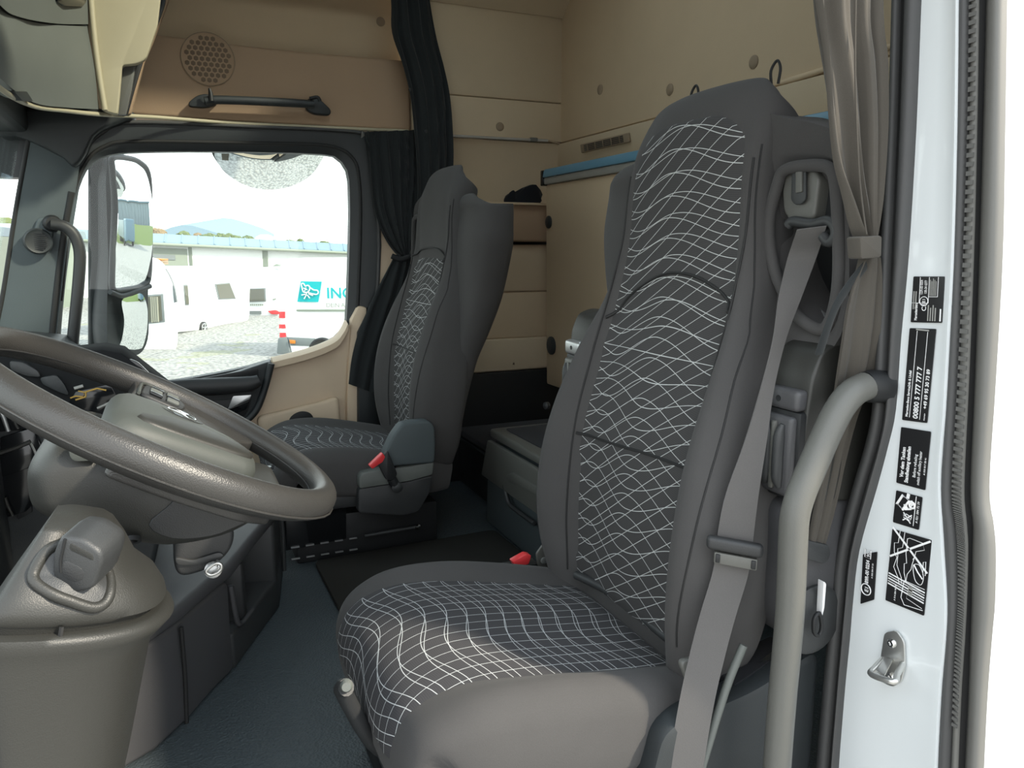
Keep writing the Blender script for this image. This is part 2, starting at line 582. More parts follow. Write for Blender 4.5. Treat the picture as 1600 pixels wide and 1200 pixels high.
plate('side_panel', [(2.85, -0.87, 1.347), (2.85, -1.50, 1.350), (2.85, -1.50, 1.499), (2.85, -0.87, 1.497)], (0.08, 0, 0), 'liner_beige', wr, bev=0.008)
rec = []
for k in range(9):
    a = k / 8
    rec.append((2.85 + 0.065 * sin(pi * min(1, a * 1.15) * 0.5 + 0) , 1.343 - 0.245 * a))
loft('recess', [[(x, -0.72, z), (x, -1.50, z), (x + 0.05, -1.50, z), (x + 0.05, -0.72, z)] for x, z in rec], 'liner_beige', wr, sharp=50)
box('shelf_ledge', (2.80, -1.50, 1.098), (2.93, -0.90, 1.108), 'wall_beige', wr, bev=0.003)
for z0, z1, x0, m in ((0.957, 1.104, 2.822, 'trim_tan'), (0.757, 0.946, 2.850, 'wall_beige'), (0.568, 0.758, 2.856, 'wall_beige'), (0.436, 0.569, 2.845, 'liner_beige')):
    box('pocket_panel', (x0, -1.50, z0), (2.93, -0.88, z1), m, wr, bev=0.008, seg=3)
box('pillar_panel', (2.862, -0.90, 0.40), (2.93, -0.685, 1.352), 'door_beige', wr, bev=0.01)
box('lower_panel', (2.83, -1.50, 0.0), (2.93, -0.66, 0.434), 'black', wr, bev=0.006)
for y, z, r in ((-1.2233, 1.3946, 0.0165), (-0.795, 1.7578, 0.0165), (-1.2806, 0.4646, 0.0165)):
    x = 2.85 if y < -0.87 else 2.97
    lathe('cap', (x - 0.001, y, z), (-1, 0, 0), [(r, -0.004), (r, 0.001), (r * 0.8, 0.0035), (r * 0.3, 0.004)], 'cap_beige', wr)

wb = struct_root('wall_back', (1.8, -1.49, 0.0))
box('lower_panel', (0.70, -1.56, 0.0), (2.90, -1.495, 1.25), 'wall_beige', wb, bev=0)
plate('vent_panel', [(0.72, -1.50, 1.24), (2.90, -1.50, 1.24), (2.90, -1.478, 1.30), (2.90, -1.478, 1.343), (0.72, -1.478, 1.343)][:1] + [(2.90, -1.50, 1.24), (2.90, -1.478, 1.343), (0.72, -1.478, 1.343)], (0, -0.05, 0), 'liner_beige', wb, bev=0.004)
box('upper_panel', (0.70, -1.56, 1.349), (2.90, -1.49, 2.10), 'wall_beige', wb, bev=0.006)
for x, z, r in ((2.5455, 1.4985, 0.018), (2.114, 1.4221, 0.018), (1.7331, 1.4253, 0.018)):
    lathe('cap', (x, -1.489, z), (0, 1, 0), [(r, -0.004), (r, 0.001), (r * 0.8, 0.004), (r * 0.3, 0.0045)], 'cap_beige', wb)
# shallow moulded crease that crosses the upper rear panel
tube('moulded_ridge', [(0.75, -1.489, 1.40), (1.45, -1.489, 1.358), (1.62, -1.489, 1.352)], 0.008, 'wall_beige', wb, sm=4, seg=8)

# far passenger door
WIN = catmull([(2.85,0.3337,0.5795), (2.85,0.3077,0.771), (2.85,0.2555,1.041), (2.85,0.2276,1.1366), (2.85,0.1941,1.1949), (2.85,0.1503,1.2225), (2.85,0.0627,1.2386), (2.85,-0.1904,1.253), (2.85,-0.5372,1.2613), (2.85,-0.6044,1.2425), (2.85,-0.6305,1.2035), (2.85,-0.6348,1.1319), (2.85,-0.6292,0.9793), (2.85,-0.606,0.6689), (2.85,-0.5855,0.6293), (2.85,-0.5559,0.5996), (2.85,-0.4614,0.5641), (2.85,-0.3334,0.5338), (2.85,-0.201,0.5051), (2.85,0.0224,0.4773), (2.85,0.1795,0.4712), (2.85,0.3097,0.4808)], 3, True)
dr = struct_root('door_1', (2.87, -0.2, 0.0))
OUT = [(2.85,0.3884,0.3722), (2.85,0.3406,0.6631), (2.85,0.2868,0.9469), (2.85,0.2515,1.1063), (2.85,0.2049,1.2355), (2.85,0.1401,1.3034), (2.85,0.0552,1.3361), (2.85,-0.3188,1.3456), (2.85,-0.6704,1.3498), (2.85,-0.7159,1.3147), (2.85,-0.7367,1.2258), (2.85,-0.7427,0.9497), (2.85,-0.7258,0.7126), (2.85,-0.6755,0.6663), (2.85,-0.6329,0.62), (2.85,-0.5939,0.5378), (2.85,-0.4509,0.4865), (2.85,-0.3356,0.4471), (2.85,-0.1965,0.4294), (2.85,0.0279,0.4017)]
ring_plate('window_frame', OUT, WIN, (0.055, 0, 0), 'charcoal', dr, n=110, inset=0.28)
fr = catmull([(2.846,0.3114,0.7652), (2.846,0.2543,1.0705), (2.846,0.2044,1.1961), (2.846,0.1479,1.2497), (2.846,0.0564,1.2703), (2.846,-0.315,1.284), (2.846,-0.5578,1.2881), (2.846,-0.6474,1.2484), (2.846,-0.6674,1.1551), (2.846,-0.6634,0.9726), (2.846,-0.6409,0.6679)], 5)
tube('window_seal', fr, 0.006, 'rubber_black', dr, sm=1, seg=8)
fr = catmull([(2.846,0.3419,0.6636), (2.846,0.2899,0.9468), (2.846,0.2547,1.106), (2.846,0.2105,1.2289), (2.846,0.1458,1.2967), (2.846,0.0593,1.3294), (2.846,-0.318,1.3387), (2.846,-0.66,1.342), (2.846,-0.7076,1.3048), (2.846,-0.7284,1.2206), (2.846,-0.732,0.9497), (2.846,-0.715,0.7132)], 5)
tube('door_seal', fr, 0.007, 'rubber', dr, sm=1, seg=8)
card = [(2.835,0.0341,0.454), (2.835,-0.0573,0.4628), (2.835,-0.1985,0.4823), (2.835,-0.3305,0.5151), (2.835,-0.4511,0.5453), (2.835,-0.5523,0.5824), (2.835,-0.589,0.6187), (2.835,-0.6241,0.6695), (2.835,-0.6319,0.6215), (2.835,-0.6046,0.527), (2.835,-0.5878,0.3336), (2.835,-0.5804,0.1354)] + [(2.835, -0.62, 0.02), (2.835, 0.30, 0.02), (2.835, 0.30, 0.42)]
plate('door_card', card, (0.05, 0, 0), 'door_beige', dr, bev=0.012, seg=3)
loft('window_ledge', [[Vector(p) + Vector(d) for d in ((0, 0, 0.012), (-0.03, 0, 0.002), (-0.03, 0, -0.02), (0.03, 0, -0.02), (0.03, 0, 0.012))] for p in catmull([(2.835,-0.327,0.5316), (2.835,-0.4517,0.5571), (2.835,-0.5455,0.5899), (2.835,-0.5798,0.6239), (2.835,-0.5975,0.6563)], 4)], 'door_beige', dr)
# dark armrest bowl with pull handle and lever
plate('armrest_panel', rounded([(2.8,0.0662,0.471), (2.8,-0.057,0.4752), (2.8,-0.1969,0.5036), (2.8,-0.3209,0.5389), (2.8,-0.3265,0.5202), (2.8,-0.2891,0.4309), (2.8,-0.2502,0.3555), (2.8,-0.2139,0.3218), (2.8,-0.1284,0.307), (2.8,0.0514,0.3512)], 0.02), (0.04, 0, 0), 'charcoal', dr, bev=0.008, seg=3)
tube('pull_handle', [(2.775,0.0192,0.4717), (2.775,-0.0558,0.4683), (2.775,-0.1574,0.4653), (2.775,-0.2369,0.4663), (2.775,-0.2737,0.4773)], [0.026, 0.030, 0.030, 0.028, 0.02], 'dash_dark', dr, sm=5, flat=0.022)
plate('switch_recess', rounded([(2.796,-0.0578,0.4891), (2.796,-0.161,0.502), (2.796,-0.276,0.5171), (2.796,-0.2741,0.4831), (2.796,-0.1592,0.473), (2.796,-0.0567,0.4715)], 0.01), (0.01, 0, 0), 'black', dr, bev=0.002)
plate('handle_bowl', rounded([(2.796,-0.0448,0.4146), (2.796,-0.1765,0.4129), (2.796,-0.2489,0.4163), (2.796,-0.2285,0.3582), (2.796,-0.1974,0.338), (2.796,-0.0677,0.3319)], 0.015), (0.01, 0, 0), 'black', dr, bev=0.002)
tube('armrest_rim', [(2.79,-0.3193,0.5312), (2.79,-0.2931,0.4461), (2.79,-0.2632,0.3748), (2.79,-0.2267,0.3366), (2.79,-0.1746,0.3184)], 0.012, 'charcoal', dr, sm=5)
plate('lock_lever', rounded([(2.783,-0.1847,0.4259), (2.783,-0.246,0.4257), (2.783,-0.2388,0.4103), (2.783,-0.1997,0.3952), (2.783,-0.1652,0.38)], 0.004), (0.012, 0, 0), 'silver', dr, bev=0.003)
plate('lever_surround', rounded([(2.788,-0.1655,0.379), (2.788,-0.2389,0.4048), (2.788,-0.2244,0.3739), (2.788,-0.1898,0.3632)], 0.004), (0.01, 0, 0), 'gloss_black', dr, bev=0.002)
plate('door_pocket', rounded([(2.8,-0.2581,0.3409), (2.8,-0.3242,0.349), (2.8,-0.4144,0.3647), (2.8,-0.4951,0.377), (2.8,-0.5543,0.3963), (2.8,-0.5608,0.1961), (2.8,-0.2931,0.1774)], 0.03), (0.035, 0, 0), 'door_beige', dr, bev=0.012, seg=3)
plate('pocket_shade', rounded([(2.797,-0.3718,0.3312), (2.797,-0.4088,0.3516), (2.797,-0.4471,0.3435), (2.797,-0.4618,0.3135), (2.797,-0.456,0.2853), (2.797,-0.3655,0.294)], 0.02), (0.01, 0, 0), 'black', dr, bev=0.002)  # flat black plate, shade inside the door pocket put in as colour
plate('window_1', [Vector(p) + Vector((0.03, 0, 0)) for p in WIN], (0.005, 0, 0), 'pane', bev=0, kind='structure')

# far A pillar and B pillar
ap = struct_root('trim_1', (2.86, 0.36, 0.6))
plate('pillar_cover', catmull([(2.83,0.3535,1.2673), (2.83,0.3387,1.3001), (2.83,0.2687,1.3233), (2.83,0.2013,1.3009), (2.83,0.2218,1.184), (2.83,0.2672,0.9866), (2.83,0.3114,0.7661), (2.83,0.3456,0.5828), (2.83,0.3712,0.4171), (2.83,0.609,0.4173), (2.83,0.5905,0.436), (2.83,0.5451,0.5542), (2.83,0.4703,0.7665), (2.83,0.4066,1.0432)], 2, True), (0.10, 0, 0), 'pillar_grey', ap, bev=0.02, seg=3)
plate('pillar_top', catmull([(2.8,0.4235,1.3271), (2.8,0.3136,1.3493), (2.8,0.0627,1.3593), (2.8,0.0685,1.3319), (2.8,0.1355,1.3008), (2.8,0.1733,1.2718), (2.8,0.1986,1.2207), (2.8,0.2338,1.1769), (2.8,0.2623,1.2062), (2.8,0.3523,1.2543), (2.8,0.3876,1.2635), (2.8,0.4297,1.2647)], 2, True), (0.12, 0, 0), 'charcoal', ap, bev=0.015, seg=3)
tube('pillar_seal', [(2.835,0.3491,1.2682), (2.835,0.4056,1.0434), (2.835,0.4695,0.7662), (2.835,0.5274,0.5725)], 0.008, 'rubber_black', ap, sm=4, seg=8)
tube('pillar_seal', [(2.835,0.2502,1.1054), (2.835,0.2888,0.9468), (2.835,0.3279,0.7459), (2.835,0.3641,0.5417)], 0.011, 'rubber_black', ap, sm=4, seg=8)
bp = struct_root('trim_5', (2.84, -0.66, 0.3))
plate('pillar_cover', [(2.825,-0.6148,0.6707), (2.825,-0.6427,0.7216), (2.825,-0.676,0.7159), (2.825,-0.6616,0.5733), (2.825,-0.6339,0.3315), (2.825,-0.6186,0.0321), (2.825,-0.5795,0.0372), (2.825,-0.5858,0.3357), (2.825,-0.6042,0.5762)], (0.06, 0, 0), 'door_beige', bp, bev=0.01)
plate('pillar_side', [(2.8,-0.6336,0.6249), (2.8,-0.6843,0.7173), (2.8,-0.7476,0.7391), (2.8,-0.7267,0.5245), (2.8,-0.6917,0.182), (2.8,-0.6184,0.1899)], (0.06, 0, 0), 'charcoal', bp, bev=0.01)

# ------------------------------------------------------------------ near side: door opening, jamb and outer skin
def band(name, L, R, bulge, mat, parent=None, k=7, depth=0.03, sm=4, ribs=None, **kw):
    A, B = catmull(L, sm), catmull(R, sm)
    bulge = Vector(bulge)
    rings = []
    for i, (a, b) in enumerate(zip(A, B)):
        r = [a + (b - a) * (j / (k - 1)) + bulge * sin(pi * j / (k - 1)) ** 0.7 for j in range(k)]
        back = Vector((0, -depth, 0))
        r += [b + back, a + back]
        rings.append(r)
    return loft(name, rings, mat, parent, sharp=60, **kw)

wl = struct_root('wall_left', (0.70, -1.2, 0.0))
box('inner_panel', (0.72, -1.56, -0.06), (0.77, -0.90, 2.1), 'charcoal', wl, bev=0)
box('door_header', (0.62, -0.90, 1.46), (0.76, 0.60, 2.10), 'charcoal', wl, bev=0.01)
box('roof_side', (0.60, -1.56, 2.08), (0.76, 0.60, 2.16), 'cab_white', wl, bev=0.01)
EDGE_R = [(0.6327,-0.885,1.3804), (0.6227,-0.885,1.2731), (0.6164,-0.885,1.2049), (0.6028,-0.885,1.0652), (0.5895,-0.885,0.9216), (0.5812,-0.885,0.7727), (0.5751,-0.885,0.6489), (0.5646,-0.885,0.6041), (0.5588,-0.885,0.5739), (0.5526,-0.885,0.5111), (0.5511,-0.885,0.4619), (0.5481,-0.885,0.3845), (0.5392,-0.885,0.2525), (0.5204,-0.885,0.0372)]
sk_a = catmull(EDGE_R, 3)
rings = []
for p in sk_a:
    rings.append([p + Vector((0.0, 0.0, 0)), p + Vector((-0.004, -0.012, 0)), p + Vector((0.0, -0.05, 0)), p + Vector((0.004, -0.4, 0)), p + Vector((0.006, -1.2, 0)), p + Vector((0.03, -1.2, 0)), p + Vector((0.03, 0, 0))])
loft('outer_skin', rings, 'cab_white', wl, sharp=60)
tube('panel_gap', [Vector(p) + Vector((0.004,0,0)) for p in [(0.563,-0.9631,0.5083), (0.563,-0.9553,0.4823), (0.563,-0.951,0.4502), (0.563,-0.9485,0.4068), (0.563,-0.9505,0.359), (0.563,-0.9642,0.2568)]], 0.0022, 'rubber_black', wl, sm=4, seg=8)

jb = struct_root('trim_2', (0.66, -0.865, 0.0))
JL = [(0.7226,-0.865,1.4159), (0.7148,-0.865,1.3012), (0.7116,-0.865,1.2283), (0.703,-0.865,1.0775), (0.6978,-0.865,0.9207), (0.6983,-0.865,0.8143), (0.6966,-0.865,0.7214), (0.7041,-0.865,0.6675), (0.7149,-0.865,0.611), (0.7353,-0.865,0.5114), (0.7389,-0.865,0.4328), (0.739,-0.865,0.3735), (0.7404,-0.865,0.2786), (0.7383,-0.865,0.1147), (0.7234,-0.865,-0.152)]
JR = [(0.6806,-0.865,1.3975), (0.6692,-0.865,1.2858), (0.6623,-0.865,1.2149), (0.6483,-0.865,1.0701), (0.6363,-0.865,0.9212), (0.6314,-0.865,0.8214), (0.6272,-0.865,0.7348), (0.6264,-0.865,0.6862), (0.6238,-0.865,0.6374), (0.6109,-0.865,0.5578), (0.5997,-0.865,0.4942), (0.5961,-0.865,0.4441), (0.5946,-0.865,0.3628), (0.5863,-0.865,0.2248), (0.5689,-0.865,-0.0014)]
A, B = catmull(JL, 4), catmull(JR, 4)
rings = []
for a, b in zip(A, B):
    rings.append([a + Vector((0.03, 0, 0)), a, a + (b - a) * 0.5, a + (b - a) * 0.82, a + (b - a) * 0.93 + Vector((0, 0.003, 0)), b + Vector((0, 0.004, 0)), b + Vector((0, -0.002, 0)), b + Vector((0, -0.05, 0)), a + Vector((0.03, -0.05, 0))])
loft('jamb_panel', rings, 'cab_white', jb, sharp=60)
def sh(L, d):
    return [Vector(p) + Vector((d, 0, 0)) for p in L]
s1 = [(0.7549,-0.862,1.4294), (0.7446,-0.862,1.3107), (0.7387,-0.862,1.2353), (0.7286,-0.862,1.0808), (0.7211,-0.862,0.9205), (0.7161,-0.862,0.8125), (0.7127,-0.862,0.7186), (0.7186,-0.862,0.6644), (0.732,-0.862,0.6065), (0.7511,-0.862,0.506), (0.7528,-0.862,0.4272), (0.7542,-0.862,0.3666), (0.7548,-0.862,0.271), (0.7542,-0.862,0.1041), (0.7385,-0.862,-0.1654)]
s0 = [(0.7702,-0.862,1.4361), (0.7589,-0.862,1.3156), (0.7531,-0.862,1.2392), (0.7432,-0.862,1.0828), (0.7389,-0.862,0.9204), (0.7341,-0.862,0.8106), (0.7319,-0.862,0.7149), (0.7393,-0.862,0.6594), (0.7533,-0.862,0.6003), (0.7735,-0.862,0.4977), (0.7756,-0.862,0.4172), (0.7772,-0.862,0.3552), (0.7782,-0.862,0.2575), (0.7782,-0.862,0.0867), (0.7629,-0.862,-0.1891)]
sm_ = [(0.7492,-0.862,1.4269), (0.7389,-0.862,1.3088), (0.734,-0.862,1.234), (0.7248,-0.862,1.0803), (0.7172,-0.862,0.9206), (0.7122,-0.862,0.813), (0.7088,-0.862,0.7193), (0.7146,-0.862,0.6653), (0.7278,-0.862,0.6077), (0.7456,-0.862,0.5081), (0.7473,-0.862,0.4297), (0.7486,-0.862,0.3694), (0.7491,-0.862,0.2743), (0.7484,-0.862,0.1083), (0.7326,-0.862,-0.1596)]
band('seal_lip', s0, s1, (-0.004, 0.010, 0), 'rubber', jb)
band('seal_groove', s1, sm_, (0, 0, 0), 'rubber_black', jb, k=3)
band('seal_bulb', sm_, JL, (-0.003, 0.012, 0), 'rubber', jb)
o1 = [(0.6712,-0.875,1.3953), (0.6597,-0.875,1.2841), (0.6536,-0.875,1.2137), (0.6402,-0.875,1.0696), (0.6296,-0.875,0.9213), (0.6203,-0.875,0.7672), (0.6141,-0.875,0.6389), (0.6039,-0.875,0.5923), (0.5979,-0.875,0.561), (0.5901,-0.875,0.4965), (0.5872,-0.875,0.4463), (0.583,-0.875,0.367), (0.5744,-0.875,0.2301), (0.5559,-0.875,0.0069)]
o2 = [(0.6616,-0.875,1.3911), (0.6501,-0.875,1.2809), (0.6432,-0.875,1.2109), (0.6297,-0.875,1.0682), (0.6175,-0.875,0.9214), (0.6072,-0.875,0.7693), (0.5993,-0.875,0.6432), (0.5908,-0.875,0.5967), (0.5858,-0.875,0.5655), (0.5804,-0.875,0.5008), (0.5775,-0.875,0.4511), (0.574,-0.875,0.3722), (0.5646,-0.875,0.2373), (0.546,-0.875,0.0165)]
o3 = [(0.6567,-0.88,1.3899), (0.6452,-0.88,1.28), (0.6381,-0.88,1.2102), (0.6262,-0.88,1.068), (0.6146,-0.88,0.9214), (0.6035,-0.88,0.7695), (0.5954,-0.88,0.6437), (0.587,-0.88,0.5973), (0.5843,-0.88,0.5652), (0.5781,-0.88,0.5008), (0.5743,-0.88,0.4515), (0.5684,-0.88,0.3741), (0.5597,-0.88,0.2392), (0.541,-0.88,0.0192)]
o0 = [(0.6884,-0.875,1.4029), (0.677,-0.875,1.2899), (0.67,-0.875,1.2182), (0.6558,-0.875,1.0718), (0.6436,-0.875,0.9211), (0.6353,-0.875,0.7647), (0.631,-0.875,0.634), (0.6232,-0.875,0.5858), (0.618,-0.875,0.5535), (0.6067,-0.875,0.4892), (0.603,-0.875,0.4385), (0.6015,-0.875,0.3563), (0.5931,-0.875,0.2166), (0.5755,-0.875,-0.0122)]
band('outer_seal', o0, o1, (-0.003, 0.010, 0), 'rubber', jb)
band('seal_carrier', o1, o2, (-0.001, 0.004, 0), 'rubber_grey', jb)
band('outer_groove', o2, o3, (0, -0.004, 0), 'rubber_black', jb, k=3)
band('finisher', o3, EDGE_R, (-0.006, 0.012, 0), 'rubber_grey', jb)
# moulded teeth along the seal carrier
A, B = catmull(o1, 14), catmull(o2, 14)
bm = bmesh.new()
for i in range(20, len(A) - 24, 1):
    m_ = (A[i] + B[i]) / 2 + Vector((-0.0015, 0.006, 0))
    bmesh.ops.create_cube(bm, size=1, matrix=Matrix.Translation(m_) @ Matrix.Diagonal((abs(A[i].x - B[i].x) * 0.8, 0.0016, (A[i] - A[i + 1]).length * 0.5, 1)))
from_bm('seal_teeth', bm, 'rubber_tooth', jb, kind='stuff')

# ------------------------------------------------------------------ seats
def catN(rows, n):
    out = []
    m = len(rows)
    for i in range(m - 1):
        p1, p2 = rows[i], rows[i + 1]
        p0 = rows[i - 1] if i else tuple(2 * a - b for a, b in zip(p1, p2))
        p3 = rows[i + 2] if i + 2 < m else tuple(2 * b - a for a, b in zip(p1, p2))
        for k in range(n):
            s = k / n
            out.append(tuple(0.5 * (2 * b + (c - a) * s + (2 * a - 5 * b + 4 * c - d) * s * s + (3 * b - a - 3 * c + d) * s ** 3) for a, b, c, d in zip(p0, p1, p2, p3)))
    out.append(tuple(rows[-1]))
    return out

class Pad:
    """upholstered pad: stations (y, z, half width, thickness, bolster height, insert half width, x shift)"""
    def __init__(self, st, flip=1, n=5, pw=4.5):
        self.R = catN(st, n)
        self.PW = [pw if flip < 0 or pw < 4 else pw - 2.0 * sstep(1.02, 1.17, r[1]) for r in self.R]
        self.N = []
        m = len(self.R)
        for i in range(m):
            a, b = self.R[max(i - 1, 0)], self.R[min(i + 1, m - 1)]
            t = Vector((b[0] - a[0], b[1] - a[1])).normalized()
            self.N.append(Vector((t.y, -t.x)) * flip)
        self.S = [0]
        for i in range(1, m):
            a, b = self.R[i - 1], self.R[i]
            self.S.append(self.S[-1] + math.hypot(b[0] - a[0], b[1] - a[1]))
    def off(self, i, x):
        y, z, w, d, b, wi, xc = self.R[i]
        r = min(1, abs(x) / w)
        g = sstep(wi * 0.86, wi + (w - wi) * 0.55, abs(x))
        e = d / 2 + b
        return b * g - e * (1 - (1 - r ** self.PW[i]) ** (1 / self.PW[i]))
    def front(self, i, x, lift=0.0):
        y, z, w, d, b, wi, xc = self.R[i]
        o = self.off(i, x) + lift
        n = self.N[i]
        return Vector((x + xc, y + n.x * o, z + n.y * o))
    def back(self, i, x):
        y, z, w, d, b, wi, xc = self.R[i]
        r = min(1, abs(x) / w)
        o = -d + d / 2 * (1 - (1 - r ** self.PW[i]) ** (1 / self.PW[i]))
        n = self.N[i]
        return Vector((x + xc, y + n.x * o, z + n.y * o))
    def body(self, name, mat, parent, k=28, **kw):
        rings = []
        for i in range(len(self.R)):
            w = self.R[i][2]
            xs = [w * sin(pi * (j / k - 0.5)) for j in range(k + 1)]
            r = [self.front(i, x) for x in xs] + [self.back(i, x) for x in reversed(xs[1:-1])]
            rings.append(r)
        return loft(name, rings, mat, parent, sharp=70, **kw)
    def insert(self, name, mat, parent, v0, v1, axis=1, lift=0.004, arch=0.0, k=16, uv0=(0, 0), **kw):
        idx = [i for i in range(len(self.R)) if v0 <= self.R[i][axis] <= v1] if axis == 1 else list(range(v0, v1))
        V, UV, rows = [], [], []
        top = self.S[idx[-1]]
        for q, i in enumerate(idx):
            wi = self.R[i][5]
            dtop = top - self.S[i]
            if arch and dtop < arch:
                f = 1 - dtop / arch
                wi *= max(0.12, (1 - f ** 2.6) ** (1 / 2.6)) if f < 1 else 0.12
            for j in range(k + 1):
                x = wi * (2 * j / k - 1)
                edge = j in (0, k) or q in (0, len(idx) - 1)
                V.append(self.front(i, x, -0.004 if edge else lift))
                UV.append((x + uv0[0], self.S[i] + uv0[1]))
        return mesh(name, V, grid_faces(len(idx), k + 1, False), mat, parent, uvs=UV, sharp=70, **kw)
    def at(self, v, axis=1):
        return min(range(len(self.R)), key=lambda i: abs(self.R[i][axis] - v))
    def seam(self, name, pts, mat, parent, r=0.0028, lift=0.004, **kw):
        """pts = (x, z) on the front surface"""
        P = []
        for x, z in [(v.x, v.y) for v in catmull([(a, b, 0) for a, b in pts], 6)]:
            i = min(range(len(self.R) - 1), key=lambda i: abs(self.R[i][1] - z))
            if self.R[i][1] > z and i: i -= 1
            z0, z1 = self.R[i][1], self.R[i + 1][1]
            s = 0 if abs(z1 - z0) < 1e-6 else min(1, max(0, (z - z0) / (z1 - z0)))
            P.append(self.front(i, x, lift).lerp(self.front(i + 1, x, lift), s))
        return tube(name, P, r, mat, parent, sm=1, seg=6, **kw)

BACK = [  # y, z, half width, thickness, bolster, insert half width, shift
    (0.005, 0.26, 0.215, 0.09, 0.045, 0.150, 0), (0.010, 0.33, 0.245, 0.11, 0.062, 0.160, 0),
    (0.012, 0.42, 0.262, 0.12, 0.074, 0.165, 0), (0.006, 0.52, 0.264, 0.13, 0.076, 0.168, 0),
    (-0.010, 0.62, 0.252, 0.13, 0.070, 0.168, 0), (-0.040, 0.73, 0.232, 0.13, 0.058, 0.168, 0),
    (-0.066, 0.83, 0.202, 0.12, 0.038, 0.165, 0), (-0.078, 0.93, 0.180, 0.112, 0.022, 0.158, 0),
    (-0.080, 1.02, 0.173, 0.11, 0.014, 0.154, 0), (-0.084, 1.09, 0.172, 0.11, 0.010, 0.151, 0),
    (-0.094, 1.138, 0.170, 0.115, 0.008, 0.148, 0), (-0.108, 1.168, 0.163, 0.100, 0.004, 0.130, 0),
    (-0.126, 1.184, 0.148, 0.068, 0.002, 0.11, 0), (-0.144, 1.190, 0.122, 0.030, 0.0, 0.08, 0), (-0.152, 1.1905, 0.10, 0.012, 0.0, 0.08, 0)]
CUSH = [
    (-0.07, 0.266, 0.215, 0.10, 0.020, 0.16, 0), (0.02, 0.284, 0.240, 0.12, 0.030, 0.166, 0), (0.15, 0.311, 0.258, 0.13, 0.034, 0.174, 0),
    (0.27, 0.335, 0.262, 0.14, 0.034, 0.182, 0), (0.36, 0.348, 0.258, 0.14, 0.022, 0.182, 0), (0.42, 0.340, 0.250, 0.14, 0.012, 0.182, 0),
    (0.458, 0.316, 0.240, 0.12, 0.006, 0.18, 0), (0.475, 0.273, 0.232, 0.09, 0.003, 0.178, 0), (0.473, 0.223, 0.225, 0.06, 0.0, 0.175, 0)]

